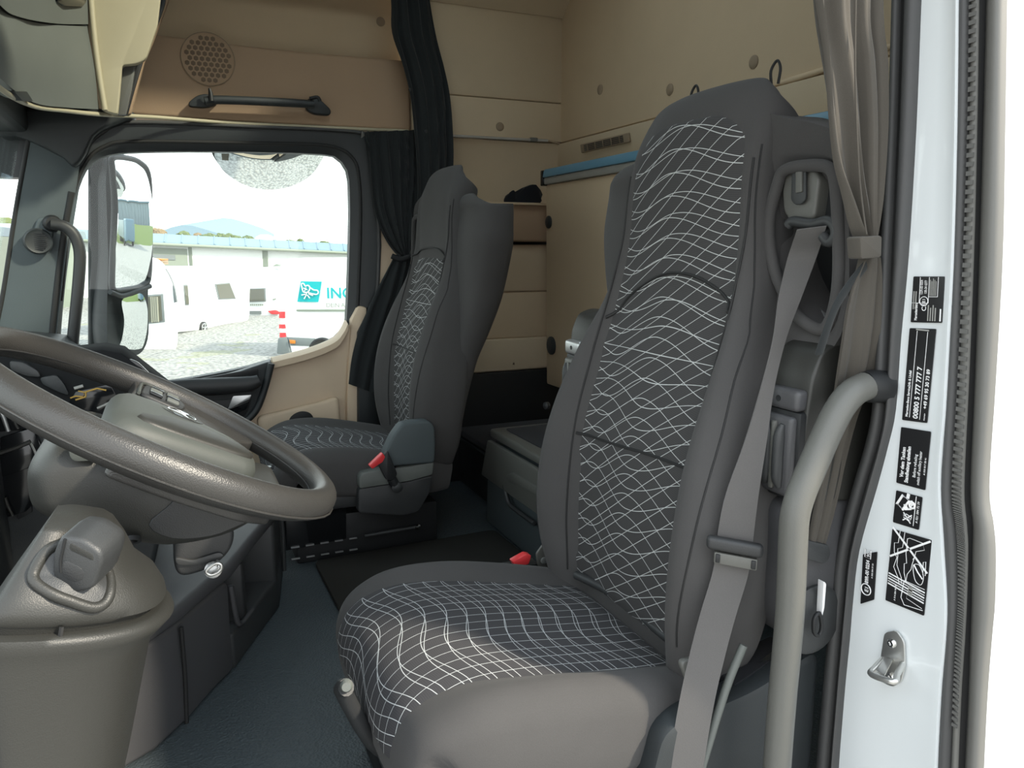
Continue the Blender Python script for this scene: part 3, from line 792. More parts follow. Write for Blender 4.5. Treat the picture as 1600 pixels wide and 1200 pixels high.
def make_seat(name, label, loc, so, driver):
    """so = side of the built-in belt (-1 towards the camera)"""
    t = thing(name, label, 'seat', loc, local=True)
    bk = Pad(BACK)
    bk.body('backrest', 'seat_cloth', t)
    it = 1.142 if driver else 0.925
    ins = bk.insert('backrest_insert', 'wave_cloth', t, 0.30, it, arch=0.085 if driver else 0.05, label='dark woven panel with pale wavy thread lines')
    if driver:
        bk.seam('seam', [(0.166, 0.80), (0.12, 0.845), (0.03, 0.885), (-0.05, 0.888), (-0.12, 0.868), (-0.168, 0.835)], 'rubber_black', t)
        bk.seam('seam', [(0.168, 0.585), (0.06, 0.590), (-0.06, 0.598), (-0.168, 0.600)], 'rubber_black', t)
    else:
        bk.seam('seam', [(0.168, 0.905), (0.10, 0.925), (0.0, 0.932), (-0.10, 0.925), (-0.168, 0.890)], 'rubber_black', t)
        bk.seam('seam', [(0.168, 0.60), (0.06, 0.60), (-0.06, 0.60), (-0.168, 0.60)], 'rubber_black', t)
    for s in (-1, 1):
        bk.seam('seam', [(s * 0.166, 0.32), (s * 0.171, 0.45), (s * 0.173, 0.62), (s * 0.172, 0.80), (s * 0.166, 0.95), (s * 0.162, 1.06)], 'rubber_black', t, r=0.0018, lift=0.001)
        bk.seam('seam', [(s * 0.222, 0.36), (s * 0.240, 0.50), (s * 0.236, 0.64), (s * 0.215, 0.76), (s * 0.190, 0.86), (s * 0.172, 0.96), (s * 0.166, 1.08)], 'rubber_black', t, r=0.0015, lift=0.0)
    # shoulder wing away from the belt
    wing = [(-0.005, 0.27, 0.20, 0.08, 0, 0.1, 0), (-0.010, 0.36, 0.232, 0.10, 0, 0.1, 0), (-0.020, 0.50, 0.246, 0.12, 0, 0.1, 0), (-0.045, 0.62, 0.246, 0.13, 0, 0.1, -so * 0.004), (-0.075, 0.72, 0.235, 0.14, 0, 0.1, -so * 0.03),
            (-0.092, 0.80, 0.205, 0.145, 0, 0.09, -so * 0.085), (-0.100, 0.88, 0.178, 0.145, 0, 0.09, -so * 0.140), (-0.106, 0.96, 0.166, 0.145, 0, 0.09, -so * 0.170), (-0.116, 1.03, 0.156, 0.135, 0, 0.09, -so * 0.178), (-0.116, 1.064, 0.146, 0.135, 0, 0.08, -so * 0.177), (-0.124, 1.084, 0.128, 0.118, 0, 0.05, -so * 0.174), (-0.138, 1.093, 0.095, 0.085, 0, 0.03, -so * 0.170), (-0.150, 1.095, 0.06, 0.05, 0, 0.03, -so * 0.168)]
    Pad(wing, pw=3.2).body('back_shell', 'seat_cloth', t, k=18)
    # shoulder frame with the belt opening
    wo = lambda pts: [Vector((so * -1 * (p[0] - 1.07), p[1] + 0.70, p[2])) for p in pts]
    HOLE = wo(catmull([(0.883,-0.815,1.0193), (0.8695,-0.815,1.0395), (0.8288,-0.815,1.0419), (0.79,-0.815,1.0358), (0.7748,-0.815,1.0116), (0.7609,-0.815,0.9204), (0.7608,-0.815,0.8615), (0.777,-0.815,0.8223), (0.8147,-0.815,0.8287), (0.8408,-0.815,0.8493), (0.8796,-0.815,0.9009), (0.8954,-0.815,0.9655)], 4, True))
    RIM = wo(catmull([(0.9529,-0.815,1.1221), (0.8668,-0.815,1.1087), (0.8186,-0.815,1.0951), (0.7877,-0.815,1.0819), (0.7707,-0.815,1.0581), (0.7571,-0.815,1.0022), (0.7447,-0.815,0.904), (0.7436,-0.815,0.8373), (0.7635,-0.815,0.7967), (0.7982,-0.815,0.7773), (0.8403,-0.815,0.7549), (0.9023,-0.815,0.7656), (0.9338,-0.815,0.8411), (0.9487,-0.815,0.9956)], 4, True))
    o = ring_plate('shoulder_frame', RIM, HOLE, (0, -0.10, 0), 'seat_cloth', t, n=72, inset=0.2, sharp=70)
    top = [Vector((so * -1 * (p[0] - 1.07), p[1] + 0.70, p[2])) for p in [(0.9421,-0.83,1.1206), (0.8788,-0.83,1.1097), (0.8335,-0.83,1.0956), (0.7976,-0.83,1.0817), (0.7697,-0.83,1.0556)]]
    tube('shoulder_roll', [v + Vector((0, -0.030, -0.030 - 0.012 * (4 - k))) for k, v in enumerate(top)], [0.036, 0.034, 0.033, 0.031, 0.026], 'seat_cloth', t, sm=6, seg=14)
    tube('opening_rim', [v + Vector((0, 0.002, 0)) for v in HOLE], 0.0085, 'seat_cloth', t, sm=1, closed=True, seg=10)
    hp = [Vector((v.x, v.y - 0.085, v.z)) for v in RIM]
    plate('belt_housing_back', hp, (0, -0.025, 0), 'black', t, bev=0.004)
    tube('housing_edge', [Vector((v.x, v.y - 0.045, v.z)) for v in wo([(0.7607,-0.815,1.0186), (0.7582,-0.815,0.9698), (0.7554,-0.815,0.8954), (0.7478,-0.815,0.8369)])], 0.006, 'seat_plastic', t, sm=4, seg=8)
    tube('housing_edge', [Vector((v.x, v.y - 0.050, v.z)) for v in wo([(0.882,-0.815,0.8822), (0.848,-0.815,0.8451), (0.8092,-0.815,0.8211), (0.7697,-0.815,0.816)])], 0.007, 'silver', t, sm=4, seg=8)
    # back shell
    # loops on top
    for lx in (0.085, -0.112) if driver else ():
        tube('hanging_loop', [(lx - 0.008, -0.165, 1.175), (lx - 0.010, -0.166, 1.197), (lx, -0.168, 1.210), (lx + 0.010, -0.166, 1.197), (lx + 0.006, -0.165, 1.175)], 0.0022, 'rubber_black', t, sm=5, seg=6)
    cu = Pad(CUSH, flip=-1)
    cu.body('cushion', 'seat_cloth', t)
    cu.insert('cushion_insert', 'wave_cloth_seat', t, 4, len(cu.R) - 3, axis=0, uv0=(0.31, 1.7), label='dark woven panel with pale wavy thread lines')
    plate('seat_pan', [(-0.235, 0.02, 0.17), (0.235, 0.02, 0.17), (0.235, 0.44, 0.17), (-0.235, 0.44, 0.17)], (0, 0, 0.06), 'seat_plastic', t, bev=0.015)
    if driver: box('bellows', (-0.20, 0.0, 0.04), (0.20, 0.40, 0.18), 'black', t, bev=0.02)
    if driver: box('seat_foot', (-0.24, -0.02, 0.0), (0.24, 0.42, 0.05), 'black', t, bev=0.006)
    return t, bk, cu

# driver seat
DS, dbk, dcu = make_seat('driver_seat', 'large dark driver seat with pale wavy pattern, seat belt and two raised armrests', (1.07, -0.70, 0), -1, True)
def dl(pts): return [Vector(p) - Vector((1.07, -0.70, 0)) for p in pts]
# belt guide in the shoulder opening
gd = plate('belt_guide', rounded(dl([(0.8774,-0.82,1.0404), (0.8219,-0.82,1.0389), (0.8114,-0.82,1.0228), (0.8159,-0.82,0.972), (0.8316,-0.82,0.9638), (0.8638,-0.82,0.9692), (0.8763,-0.82,0.9831), (0.8812,-0.82,1.0104)]), 0.006), (0, -0.05, 0), 'light_plastic', DS, bev=0.006, seg=3)
plate('guide_recess', rounded(dl([(0.8569,-0.817,1.0402), (0.8305,-0.817,1.0387), (0.8268,-0.817,0.9965), (0.8356,-0.817,0.99), (0.8477,-0.817,0.9906), (0.8557,-0.817,0.9981)]), 0.004), (0, 0.004, 0), 'seat_plastic', gd, bev=0.002)
plate('guide_tab', rounded(dl([(0.8464,-0.814,1.0392), (0.8345,-0.814,1.0381), (0.8317,-0.814,1.007), (0.8436,-0.814,1.0061)]), 0.002), (0, 0.004, 0), 'light_plastic', gd, bev=0.001)
plate('guide_cover', rounded(dl([(0.8418,-0.84,1.0398), (0.8003,-0.84,1.0327), (0.7911,-0.84,1.0052), (0.7894,-0.84,0.9628), (0.8032,-0.84,0.9442), (0.8374,-0.84,0.9642)]), 0.006), (0, -0.05, 0), 'black', gd, bev=0.006, seg=3)
tube('guide_loop', dl([(0.8548,-0.812,0.9625), (0.8454,-0.812,0.9676), (0.8095,-0.812,0.963), (0.7851,-0.812,0.9665), (0.7715,-0.812,0.9603), (0.7681,-0.812,0.947), (0.7782,-0.812,0.9388), (0.79,-0.812,0.9473)]), 0.0075, 'seat_plastic', gd, sm=6, seg=10)
lathe('guide_pivot', dl([(0.8009,-0.83,0.9502)])[0], (0, 1, 0), [(0.018, -0.02), (0.018, 0.0), (0.014, 0.006), (0.006, 0.008)], 'seat_plastic', gd)
# seat belt webbing
bp_ = dl([(0.7994,-0.8,0.9575)]) + dl([(0.832,-0.8195,0.9197), (0.815,-0.7863,0.8677), (0.803,-0.7592,0.8082), (0.797,-0.7364,0.7398), (0.792,-0.7169,0.6713), (0.79,-0.6977,0.6019), (0.788,-0.6884,0.549), (0.787,-0.686,0.522), (0.786,-0.6797,0.4862), (0.783,-0.6605,0.4349), (0.78,-0.6436,0.3832), (0.777,-0.6272,0.3218), (0.775,-0.6143,0.2488), (0.775,-0.6054,0.1621)])
dirs = [(-0.95, -0.3, 0.1), (-0.8, -0.5, 0.1), (-0.35, -0.9, 0.1), (0.15, -0.98, 0.15), (0.10, -0.98, 0.2), (-0.25, -0.95, 0.2), (-0.5, -0.85, 0.1), (-0.6, -0.8, 0.0), (-0.6, -0.8, 0.0), (-0.6, -0.8, -0.0), (-0.6, -0.8, 0.02), (-0.58, -0.8, 0.05), (-0.55, -0.82, 0.08), (-0.55, -0.82, 0.1), (-0.55, -0.82, 0.1)]
belt = strip('seat_belt', bp_, [Vector(d).normalized() * w_ for d, w_ in zip(dirs, [0.021, 0.020, 0.017, 0.014, 0.014, 0.017, 0.022] + [0.0235] * 8)], 0.0022, 'webbing', DS, label='grey woven seat belt with black tongue')
ax = Vector((-0.62, -0.785, -0.10)).normalized()
P0 = dl([(0.778,-0.6788,0.533)])[0]
M0 = frame(P0, ax, (0, -0.04, 1))
box('belt_tongue', (-0.0375, -0.0095, -0.007), (0.0375, 0.0095, 0.009), 'dash_dark', belt, bev=0.006, seg=3, M=M0)
P1 = dl([(0.778,-0.6812,0.5124)])[0]
M1 = frame(P1, ax, (0, -0.04, 1))
tg = box('tongue_plate', (-0.0285, -0.008, -0.005), (0.0285, 0.008, 0.006), 'light_plastic', belt, bev=0.002, M=M1)
for s in (-1, 1):
    box('tongue_rivet', (s * 0.0235 - 0.003, -0.006, 0.005), (s * 0.0235 + 0.003, 0.006, 0.008), 'black', belt, bev=0.001, M=M1)
# armrests, raised upright beside the backrest
def armrest(sx):
    f = lambda x: sx * x
    x0, x1 = (-0.310, -0.232) if sx < 0 else (0.290, 0.365)
    prof = [(-0.085, 0.585), (-0.078, 0.60), (-0.075, 0.70), (-0.080, 0.76), (-0.095, 0.795), (-0.125, 0.805), (-0.165, 0.80), (-0.19, 0.78), (-0.20, 0.74), (-0.195, 0.60), (-0.185, 0.575)]
    pr = rounded([(x0, y, z) for y, z in prof], 0.012, 3)
    a = plate('armrest', pr, (x1 - x0, 0, 0), 'dash_grey', DS, bev=0.016, seg=3, label='raised padded armrest')
    box('armrest_bracket', (x0 + 0.004, -0.082, 0.712), (x1 - 0.006, -0.060, 0.742), 'console_grey' if sx < 0 else 'silver', a, bev=0.007, seg=3)
    lathe('bracket_screw', ((x0 + x1) / 2, -0.060, 0.727), (0, 1, 0), [(0.0045, -0.002), (0.0045, 0.0006), (0.002, 0.0002)], 'black', a, seg=12)
    box('handle_frame', (x0 + 0.002, -0.084, 0.585), (x1 - 0.004, -0.066, 0.712), 'black', a, bev=0.005)
    box('adjust_handle', (x0 + 0.008, -0.072, 0.592), (x1 - 0.012, -0.056, 0.705), 'console_grey' if sx < 0 else 'light_plastic', a, bev=0.007, seg=3)
    cx = (x0 + x1) / 2 - 0.002
    for q in (-1, 1):
        tube('finger_groove', [(cx + q * 0.014, -0.0555, 0.604), (cx + q * 0.011, -0.0535, 0.62), (cx + q * 0.011, -0.0535, 0.675), (cx + q * 0.014, -0.0555, 0.694)], [0.004, 0.0085, 0.0085, 0.004], 'seat_plastic', a, sm=4, seg=10)
    box('grip_bar', (cx - 0.004, -0.058, 0.60), (cx + 0.004, -0.050, 0.697), 'light_plastic', a, bev=0.003)
    return a
armrest(-1)
armrest(1)
# side shells of the belt tower
sd = plate('side_shell', rounded([(-0.305, -0.065, 0.58), (-0.305, -0.062, 0.45), (-0.305, -0.07, 0.40), (-0.305, -0.10, 0.36), (-0.305, -0.15, 0.345), (-0.305, -0.19, 0.38), (-0.305, -0.20, 0.58)], 0.03), (0.09, 0, 0), 'console_grey', DS, bev=0.012, seg=3)
for y, z in ((-0.0645, 0.545),):
    lathe('screw_hole', (-0.255, y + 0.004, z), (0, 1, 0), [(0.006, -0.004), (0.006, 0.0015), (0.004, 0.001), (0.003, -0.003)], 'black', sd, seg=12)
lathe('pivot_cover', (-0.308, -0.115, 0.405), (-1, 0, 0), [(0.052, -0.02), (0.052, 0.002), (0.046, 0.006), (0.012, 0.006)], 'seat_plastic', sd, seg=28)
plate('lower_cover', rounded([(-0.285, -0.04, 0.30), (-0.285, 0.12, 0.28), (-0.285, 0.15, 0.16), (-0.285, -0.16, 0.12), (-0.285, -0.16, 0.34)], 0.03), (0.05, 0, 0), 'charcoal', DS, bev=0.01)
tube('adjust_rail', dl([(0.775,-0.6379,0.2121), (0.775,-0.6605,0.285), (0.775,-0.6796,0.3388), (0.775,-0.7015,0.3841)]), 0.006, 'visor_grey', DS, sm=3, seg=8)
plate('cushion_flap', rounded(dl([(0.81,-0.6198,0.3597), (0.8,-0.6514,0.3653), (0.79,-0.6534,0.3076), (0.79,-0.6387,0.2917), (0.8,-0.6292,0.3277)]), 0.01), (0.01, 0, 0), 'light_plastic', DS, bev=0.003)
loft('fabric_bellows', [[(-0.26, -0.02 - 0.012 * k + (0.012 if k % 2 else 0), 0.30 - 0.022 * k), (-0.25, -0.14, 0.33 - 0.022 * k), (-0.20, -0.14, 0.32 - 0.022 * k), (-0.20, -0.02, 0.30 - 0.022 * k)] for k in range(6)], 'cloth_black', DS)
# bite roll between backrest and cushion
tube('seam_roll', dl([(1.2081,-0.674,0.318), (1.1326,-0.6923,0.318), (1.0424,-0.6958,0.318), (0.9514,-0.6915,0.318), (0.8726,-0.6936,0.318)]), 0.008, 'seat_plastic', DS, sm=5, seg=10)
# buckle on the inner side
bu = box('belt_buckle', (0.286, 0.03, 0.18), (0.325, 0.11, 0.285), 'black', DS, bev=0.006)
plate('release_button', dl([(1.35,-0.6053,0.3007), (1.35,-0.637,0.3119), (1.35,-0.6487,0.3071), (1.35,-0.6429,0.2885), (1.35,-0.6125,0.2869)]), (0.02, 0, 0), 'red', bu, bev=0.003, label='red release button')
plate('buckle_bracket', rounded(dl([(1.35,-0.6589,0.3082), (1.35,-0.675,0.3264), (1.35,-0.6915,0.3055), (1.35,-0.6919,0.2658), (1.35,-0.662,0.2824)]), 0.005), (0.006, 0, 0), 'light_plastic', DS, bev=0.002)
lathe('bracket_bolt', dl([(1.348,-0.6758,0.292)])[0], (-1, 0, 0), [(0.007, -0.002), (0.007, 0.002), (0.003, 0.003)], 'silver', DS, seg=14)
tube('recline_lever', [(-0.02, 0.40, 0.19), (-0.05, 0.46, 0.20)] + dl([(0.99,-0.1866,0.3185), (0.975,-0.1868,0.3366)]), 0.012, 'dash_dark', DS, sm=4)
lathe('lever_tip', dl([(0.97,-0.1859,0.3415)])[0], (-1, 0.2, 0.3), [(0.008, -0.01), (0.009, 0.0), (0.006, 0.006)], 'visor_grey', DS, seg=14)

# passenger seat
PS, pbk, pcu = make_seat('passenger_seat', 'dark passenger seat with plain headrest and narrow wavy-patterned panel, by the far door', (2.42, -0.715, 0), 1, False)
def pl(pts): return [Vector(p) - Vector((2.42, -0.715, 0)) for p in pts]
plate('side_shield', rounded(pl([(2.12,-0.5418,0.3388), (2.12,-0.57,0.3931), (2.12,-0.5976,0.4267), (2.12,-0.6402,0.4303), (2.12,-0.6833,0.4283), (2.12,-0.6988,0.4074), (2.12,-0.7,0.3643), (2.12,-0.6968,0.2977), (2.12,-0.6177,0.3011), (2.12,-0.5522,0.303)]), 0.012), (0.05, 0, 0), 'pillar_grey', PS, bev=0.008, seg=3)
plate('side_rail', rounded(pl([(2.125,-0.468,0.2773), (2.125,-0.4777,0.2914), (2.125,-0.5419,0.2971), (2.125,-0.6191,0.2957), (2.125,-0.6965,0.3004), (2.125,-0.6898,0.2615), (2.125,-0.618,0.2506), (2.125,-0.4688,0.2465)]), 0.008), (0.04, 0, 0), 'visor_grey', PS, bev=0.004)
plate('pedestal_side', rounded(pl([(2.135,-0.4672,0.2438), (2.135,-0.6209,0.2474), (2.135,-0.695,0.2581), (2.135,-0.6839,0.2033), (2.135,-0.6465,0.148), (2.135,-0.5986,0.1429), (2.135,-0.4647,0.1703)]), 0.012), (0.04, 0, 0), 'seat_plastic', PS, bev=0.008)
pb = plate('belt_buckle', rounded(pl([(2.1,-0.5174,0.3238), (2.1,-0.5484,0.3582), (2.1,-0.5748,0.2863), (2.1,-0.5647,0.2644), (2.1,-0.5421,0.2711)]), 0.006), (0.018, 0, 0), 'black', PS, bev=0.004)
plate('release_button', rounded(pl([(2.095,-0.4919,0.3205), (2.095,-0.5319,0.3537), (2.095,-0.5391,0.3415), (2.095,-0.5312,0.3273), (2.095,-0.5008,0.31)]), 0.003), (0.02, 0, 0), 'red', pb, bev=0.003, label='red release button')
tube('buckle_stalk', pl([(2.11,-0.56,0.27), (2.11,-0.5745,0.2409)]), 0.014, 'black', pb, sm=3)
lathe('stalk_bolt', pl([(2.1,-0.5737,0.2439)])[0], (-1, 0, 0), [(0.016, -0.01), (0.016, 0.0), (0.008, 0.004), (0.003, 0.005)], 'seat_plastic', pb, seg=16)
box('recline_knob', (0.262, -0.06, 0.34), (0.30, 0.03, 0.40), 'light_plastic', PS, bev=0.012)
# pedestal under the passenger seat with slotted kick plates
ped = thing('seat_pedestal', 'black slotted seat pedestal box under the passenger seat', 'seat base', (2.42, -0.5, 0))
box('pedestal_box', (2.24, -0.74, 0.0), (2.66, -0.30, 0.138), 'black', ped, bev=0.006)
pk = plate('kick_plate', [(2.23,-0.261,0.173), (2.23,-0.45,0.1821), (2.23,-0.4455,0.0609), (2.23,-0.2549,0.0517)], (0.012, 0, 0), 'gloss_black', ped, bev=0.002)
for k in range(5):
    y = -0.292 - 0.043 * k
    for z in (0.058, 0.022):
        box('slot_gleam', (2.226, y - 0.014, z), (2.232, y + 0.010, z + 0.0035), 'silver', ped, bev=0.0)  # silver bars stand in for light gleaming on the slots
tube('pedestal_rail', [(2.222, -0.50, 0.065), (2.222, -0.60, 0.067), (2.222, -0.66, 0.068)], 0.006, 'seat_plastic', ped, sm=3, seg=8)
lathe('rail_end', (2.222, -0.672, 0.069), (-0.4, -0.9, 0), [(0.008, -0.01), (0.010, 0.0), (0.006, 0.006)], 'chrome', ped, seg=14)
tube('seat_post', [(2.28, -0.235, 0.30), (2.28, -0.235, 0.08)], 0.011, 'steel', ped, sm=1)

# ------------------------------------------------------------------ steering wheel and column
TAU = radians(29.9)
WM = Matrix.Translation((1.06, 0.018, 0.711)) @ Matrix.Rotation(TAU, 4, 'X')
sw = thing('steering_wheel', 'large dark leather steering wheel with grey hub pad, in front of the driver seat', 'steering wheel', (1.06, 0.018, 0.711))
def wp(a, b, n=0.0): return WM @ Vector((a, b, n))
rings = []
for i in range(96):
    th = 2 * pi * i / 96
    d = Vector((cos(th), sin(th), 0))
    grip = 0.0012 * (1 + cos(2 * th))
    ra, rb = 0.0175 + grip, 0.0185 + grip
    r = []
    for j in range(20):
        ph = 2 * pi * j / 20
        c = d * (0.226 + ra * cos(ph)) + Vector((0, 0, rb * sin(ph)))
        r.append(WM @ c)
    rings.append(r)
loft('rim', rings, 'leather', sw, close_r=True, sharp=80)
tube('rim_stitching', [wp(0.2085 * cos(t * pi / 24), 0.2085 * sin(t * pi / 24), -0.004) for t in range(48)], 0.0012, 'dash_dark', sw, sm=1, closed=True, seg=6)
tube('rim_seam', [wp(0.2438 * cos(t * pi / 24), 0.2438 * sin(t * pi / 24), -0.009) for t in range(48)], 0.0014, 'leather', sw, sm=1, closed=True, seg=6)
for s in (-1, 1):
    sp = rounded([wp(s * 0.085, 0.045, -0.012), wp(s * 0.16, 0.038, -0.008), wp(s * 0.222, 0.045, -0.008), wp(s * 0.224, -0.02, -0.008), wp(s * 0.200, -0.105, -0.010), wp(s * 0.150, -0.150, -0.014), wp(s * 0.118, -0.120, -0.016), wp(s * 0.07, -0.10, -0.016)], [0.005, 0.03, 0.01, 0.02, 0.02, 0.02, 0.03, 0.005])
    if s > 0: sp = [p + WM.to_3x3() @ Vector((0, 0, 0.012)) for p in sp]
    plate('spoke', sp, WM.to_3x3() @ Vector((0, 0, -0.022)), 'leather', sw, bev=0.006, seg=3, sharp=60)
    bc = rounded([wp(s * 0.108, 0.032, -0.006), wp(s * 0.16, 0.030, -0.004), wp(s * 0.190, 0.026, -0.004), wp(s * 0.186, -0.024, -0.004), wp(s * 0.15, -0.034, -0.005), wp(s * 0.106, -0.026, -0.006)], 0.012)
    bc = [p + WM.to_3x3() @ Vector((0, 0, 0.006 if s > 0 else -0.012)) for p in bc]
    b = plate('button_cluster', bc, WM.to_3x3() @ Vector((0, 0, 0.007)), 'dash_dark', sw, bev=0.003, sharp=60)
    for q, (a_, b_) in enumerate(((0.128, 0.012), (0.150, 0.012), (0.170, 0.010), (0.128, -0.012), (0.150, -0.013), (0.170, -0.012))):
        bb = bmesh.new()
        bmesh.ops.create_cube(bb, size=1, matrix=WM @ Matrix.Translation((s * a_, b_, 0.0095 if s > 0 else -0.0075)) @ Matrix.Diagonal((0.016, 0.018, 0.005, 1)))
        bevel_all(bb, 0.002)
        from_bm('button', bb, 'visor_grey' if q % 2 else 'gloss_black', b)
    tube('spoke_accent', [wp(s * 0.112, 0.034, s * 0.005), wp(s * 0.15, 0.034, s * 0.007), wp(s * 0.192, 0.029, s * 0.007), wp(s * 0.196, 0.0, s * 0.007), wp(s * 0.188, -0.026, s * 0.006)], 0.0025, 'pad_grey', sw, sm=4, seg=8)
hubo = rounded([(-0.088, 0.072, 0), (0.088, 0.072, 0), (0.108, 0.045, 0), (0.102, 0.0, 0), (0.066, -0.10, 0), (0.045, -0.14, 0), (-0.045, -0.14, 0), (-0.066, -0.10, 0), (-0.102, 0, 0), (-0.108, 0.045, 0)], 0.035, 4)
hc = Vector((0, -0.03, 0))
rings = []
for sc, n_ in ((0.80, -0.055), (0.90, -0.040), (0.93, -0.016), (0.92, -0.008), (0.88, 0.000), (0.80, 0.006), (0.62, 0.0105), (0.4, 0.0125), (0.12, 0.013)):
    rings.append([WM @ (hc + (v - hc) * sc + Vector((0, 0, n_))) for v in hubo])
loft('hub_pad', rings, 'pad_grey', sw, sharp=80)
ins = [(-0.082, 0.030, 0), (-0.02, 0.036, 0), (0.02, -0.01, 0), (0.03, -0.06, 0), (0.012, -0.118, 0), (-0.03, -0.122, 0), (-0.055, -0.08, 0)]
rr = catmull(ins, 5, True)
cc = Vector((-0.02, -0.045, 0))
loft('pad_inset', [[WM @ (cc + (v - cc) * sc + Vector((0, 0, n_))) for v in rr] for sc, n_ in ((0.92, 0.000), (0.92, 0.0085), (0.84, 0.0108), (0.5, 0.0135), (0.1, 0.014))], 'dash_grey', sw, sharp=80)
em = lathe('emblem_recess', wp(0.044, -0.022, 0.0100), WM.to_3x3() @ Vector((0.10, 0, 1)), [(0.030, -0.004), (0.030, 0.0015), (0.026, 0.001), (0.010, 0.0008)], 'dash_dark', sw, seg=32)
R3 = WM.to_3x3()
ec = wp(0.044, -0.022, 0.0118)
tube('emblem_ring', [ec + R3 @ Vector((0.019 * cos(k * pi / 12), 0.019 * sin(k * pi / 12), 0.0)) for k in range(24)], 0.0016, 'chrome', em, sm=1, closed=True, seg=8)
for k in range(3):
    a_ = pi / 2 + k * 2 * pi / 3
    q = R3 @ Vector((0.018 * cos(a_), 0.018 * sin(a_), 0.0))
    w1 = R3 @ Vector((-0.004 * sin(a_), 0.004 * cos(a_), 0))
    plate('emblem_point', [ec + w1, ec + q, ec - w1], R3 @ Vector((0, 0, 0.0015)), 'chrome', em, bev=0)

colm = thing('steering_column', 'dark grey shroud of the steering column below the wheel', 'steering column', (1.06, 0.05, 0.60))
sec = [(0.162, 0.652, 0.672, 0.050), (0.156, 0.640, 0.690, 0.085), (0.140, 0.630, 0.708, 0.108), (0.112, 0.616, 0.722, 0.116), (0.07, 0.596, 0.704, 0.120), (0.02, 0.581, 0.674, 0.122), (-0.04, 0.584, 0.642, 0.120), (-0.085, 0.601, 0.626, 0.110), (-0.112, 0.611, 0.621, 0.085), (-0.12, 0.614, 0.618, 0.06)]
rings = []
for y, z0, z1, hw in catN(sec, 4):
    r = []
    zc, hz = (z0 + z1) / 2, (z1 - z0) / 2
    for j in range(36):
        a_ = 2 * pi * j / 36
        ca, sa = cos(a_), sin(a_)
        r.append((1.06 + hw * math.copysign(abs(ca) ** 0.45, ca), y, zc + hz * math.copysign(abs(sa) ** 0.6, sa) - (0.012 if sa < 0 else 0) * (1 - abs(ca))))
    rings.append(r)
loft('column_shroud', rings, 'dash_grey', colm, sharp=80)
plate('shroud_insert', rounded([(0.938,0.1059,0.7222), (0.938,0.0827,0.7045), (0.938,0.0805,0.7013), (0.938,0.0844,0.6989), (0.938,0.1066,0.7), (0.938,0.1106,0.7105)], 0.006), (0.012, 0, 0), 'pad_grey', colm, bev=0.003)
plate('lower_shroud', catmull([(0.936,0.0379,0.6167), (0.936,0.0164,0.6366), (0.936,-0.0036,0.6493), (0.936,-0.0414,0.6411), (0.936,-0.0839,0.6224), (0.936,-0.0946,0.6144), (0.936,-0.0585,0.6019), (0.936,-0.0278,0.5939), (0.936,0.0137,0.5973)], 3, True), (0.2, 0, 0), 'dash_dark', colm, bev=0.014, seg=3, sharp=60)
lathe('shroud_screw', (0.942,0.0566,0.599), (-0.6, 0, -0.8), [(0.010, -0.004), (0.010, 0.001), (0.006, 0.0005), (0.005, -0.006)], 'black', colm, seg=16)
tube('lower_column', [(1.16, 0.10, 0.60), (1.20, 0.16, 0.40), (1.24, 0.24, 0.10)], 0.045, 'black', colm, sm=3)
plate('ignition_housing', rounded([(1.22,0.0154,0.5062), (1.22,-0.0091,0.4962), (1.22,-0.0583,0.5177), (1.22,-0.072,0.4947), (1.22,-0.0644,0.4621), (1.22,-0.0328,0.4379), (1.22,0.0135,0.4306), (1.22,0.0206,0.4578)], 0.02), (0.10, 0, 0), 'dash_dark', colm, bev=0.012, seg=3)
plate('housing_ledge', rounded([(1.215,0.018,0.4696), (1.215,-0.0064,0.4592), (1.215,-0.0474,0.4668), (1.215,-0.0543,0.4572), (1.215,-0.0149,0.4494), (1.215,0.0155,0.4547)], 0.008), (0.02, 0, 0), 'seat_plastic', colm, bev=0.004)
key = thing('ignition_key', 'small metal key with round bow in the lock under the steering column', 'key', (1.2,-0.032,0.4419))
tube('key_bow', [(1.198,-0.0248,0.445), (1.198,-0.0307,0.4512), (1.198,-0.0392,0.4559), (1.198,-0.0464,0.4526), (1.198,-0.0459,0.4444), (1.198,-0.0382,0.4395), (1.198,-0.0299,0.4389)], 0.0028, 'steel', key, sm=4, closed=True, seg=8)
tube('key_shaft', [(1.204,-0.0392,0.4494), (1.204,-0.0433,0.4571)], 0.003, 'steel', key, sm=1, seg=8)
lathe('lock_barrel', (1.212,-0.0354,0.4407), (-1, 0, 0.2), [(0.013, -0.008), (0.013, 0.002), (0.009, 0.004), (0.004, 0.004)], 'silver', key, seg=16)

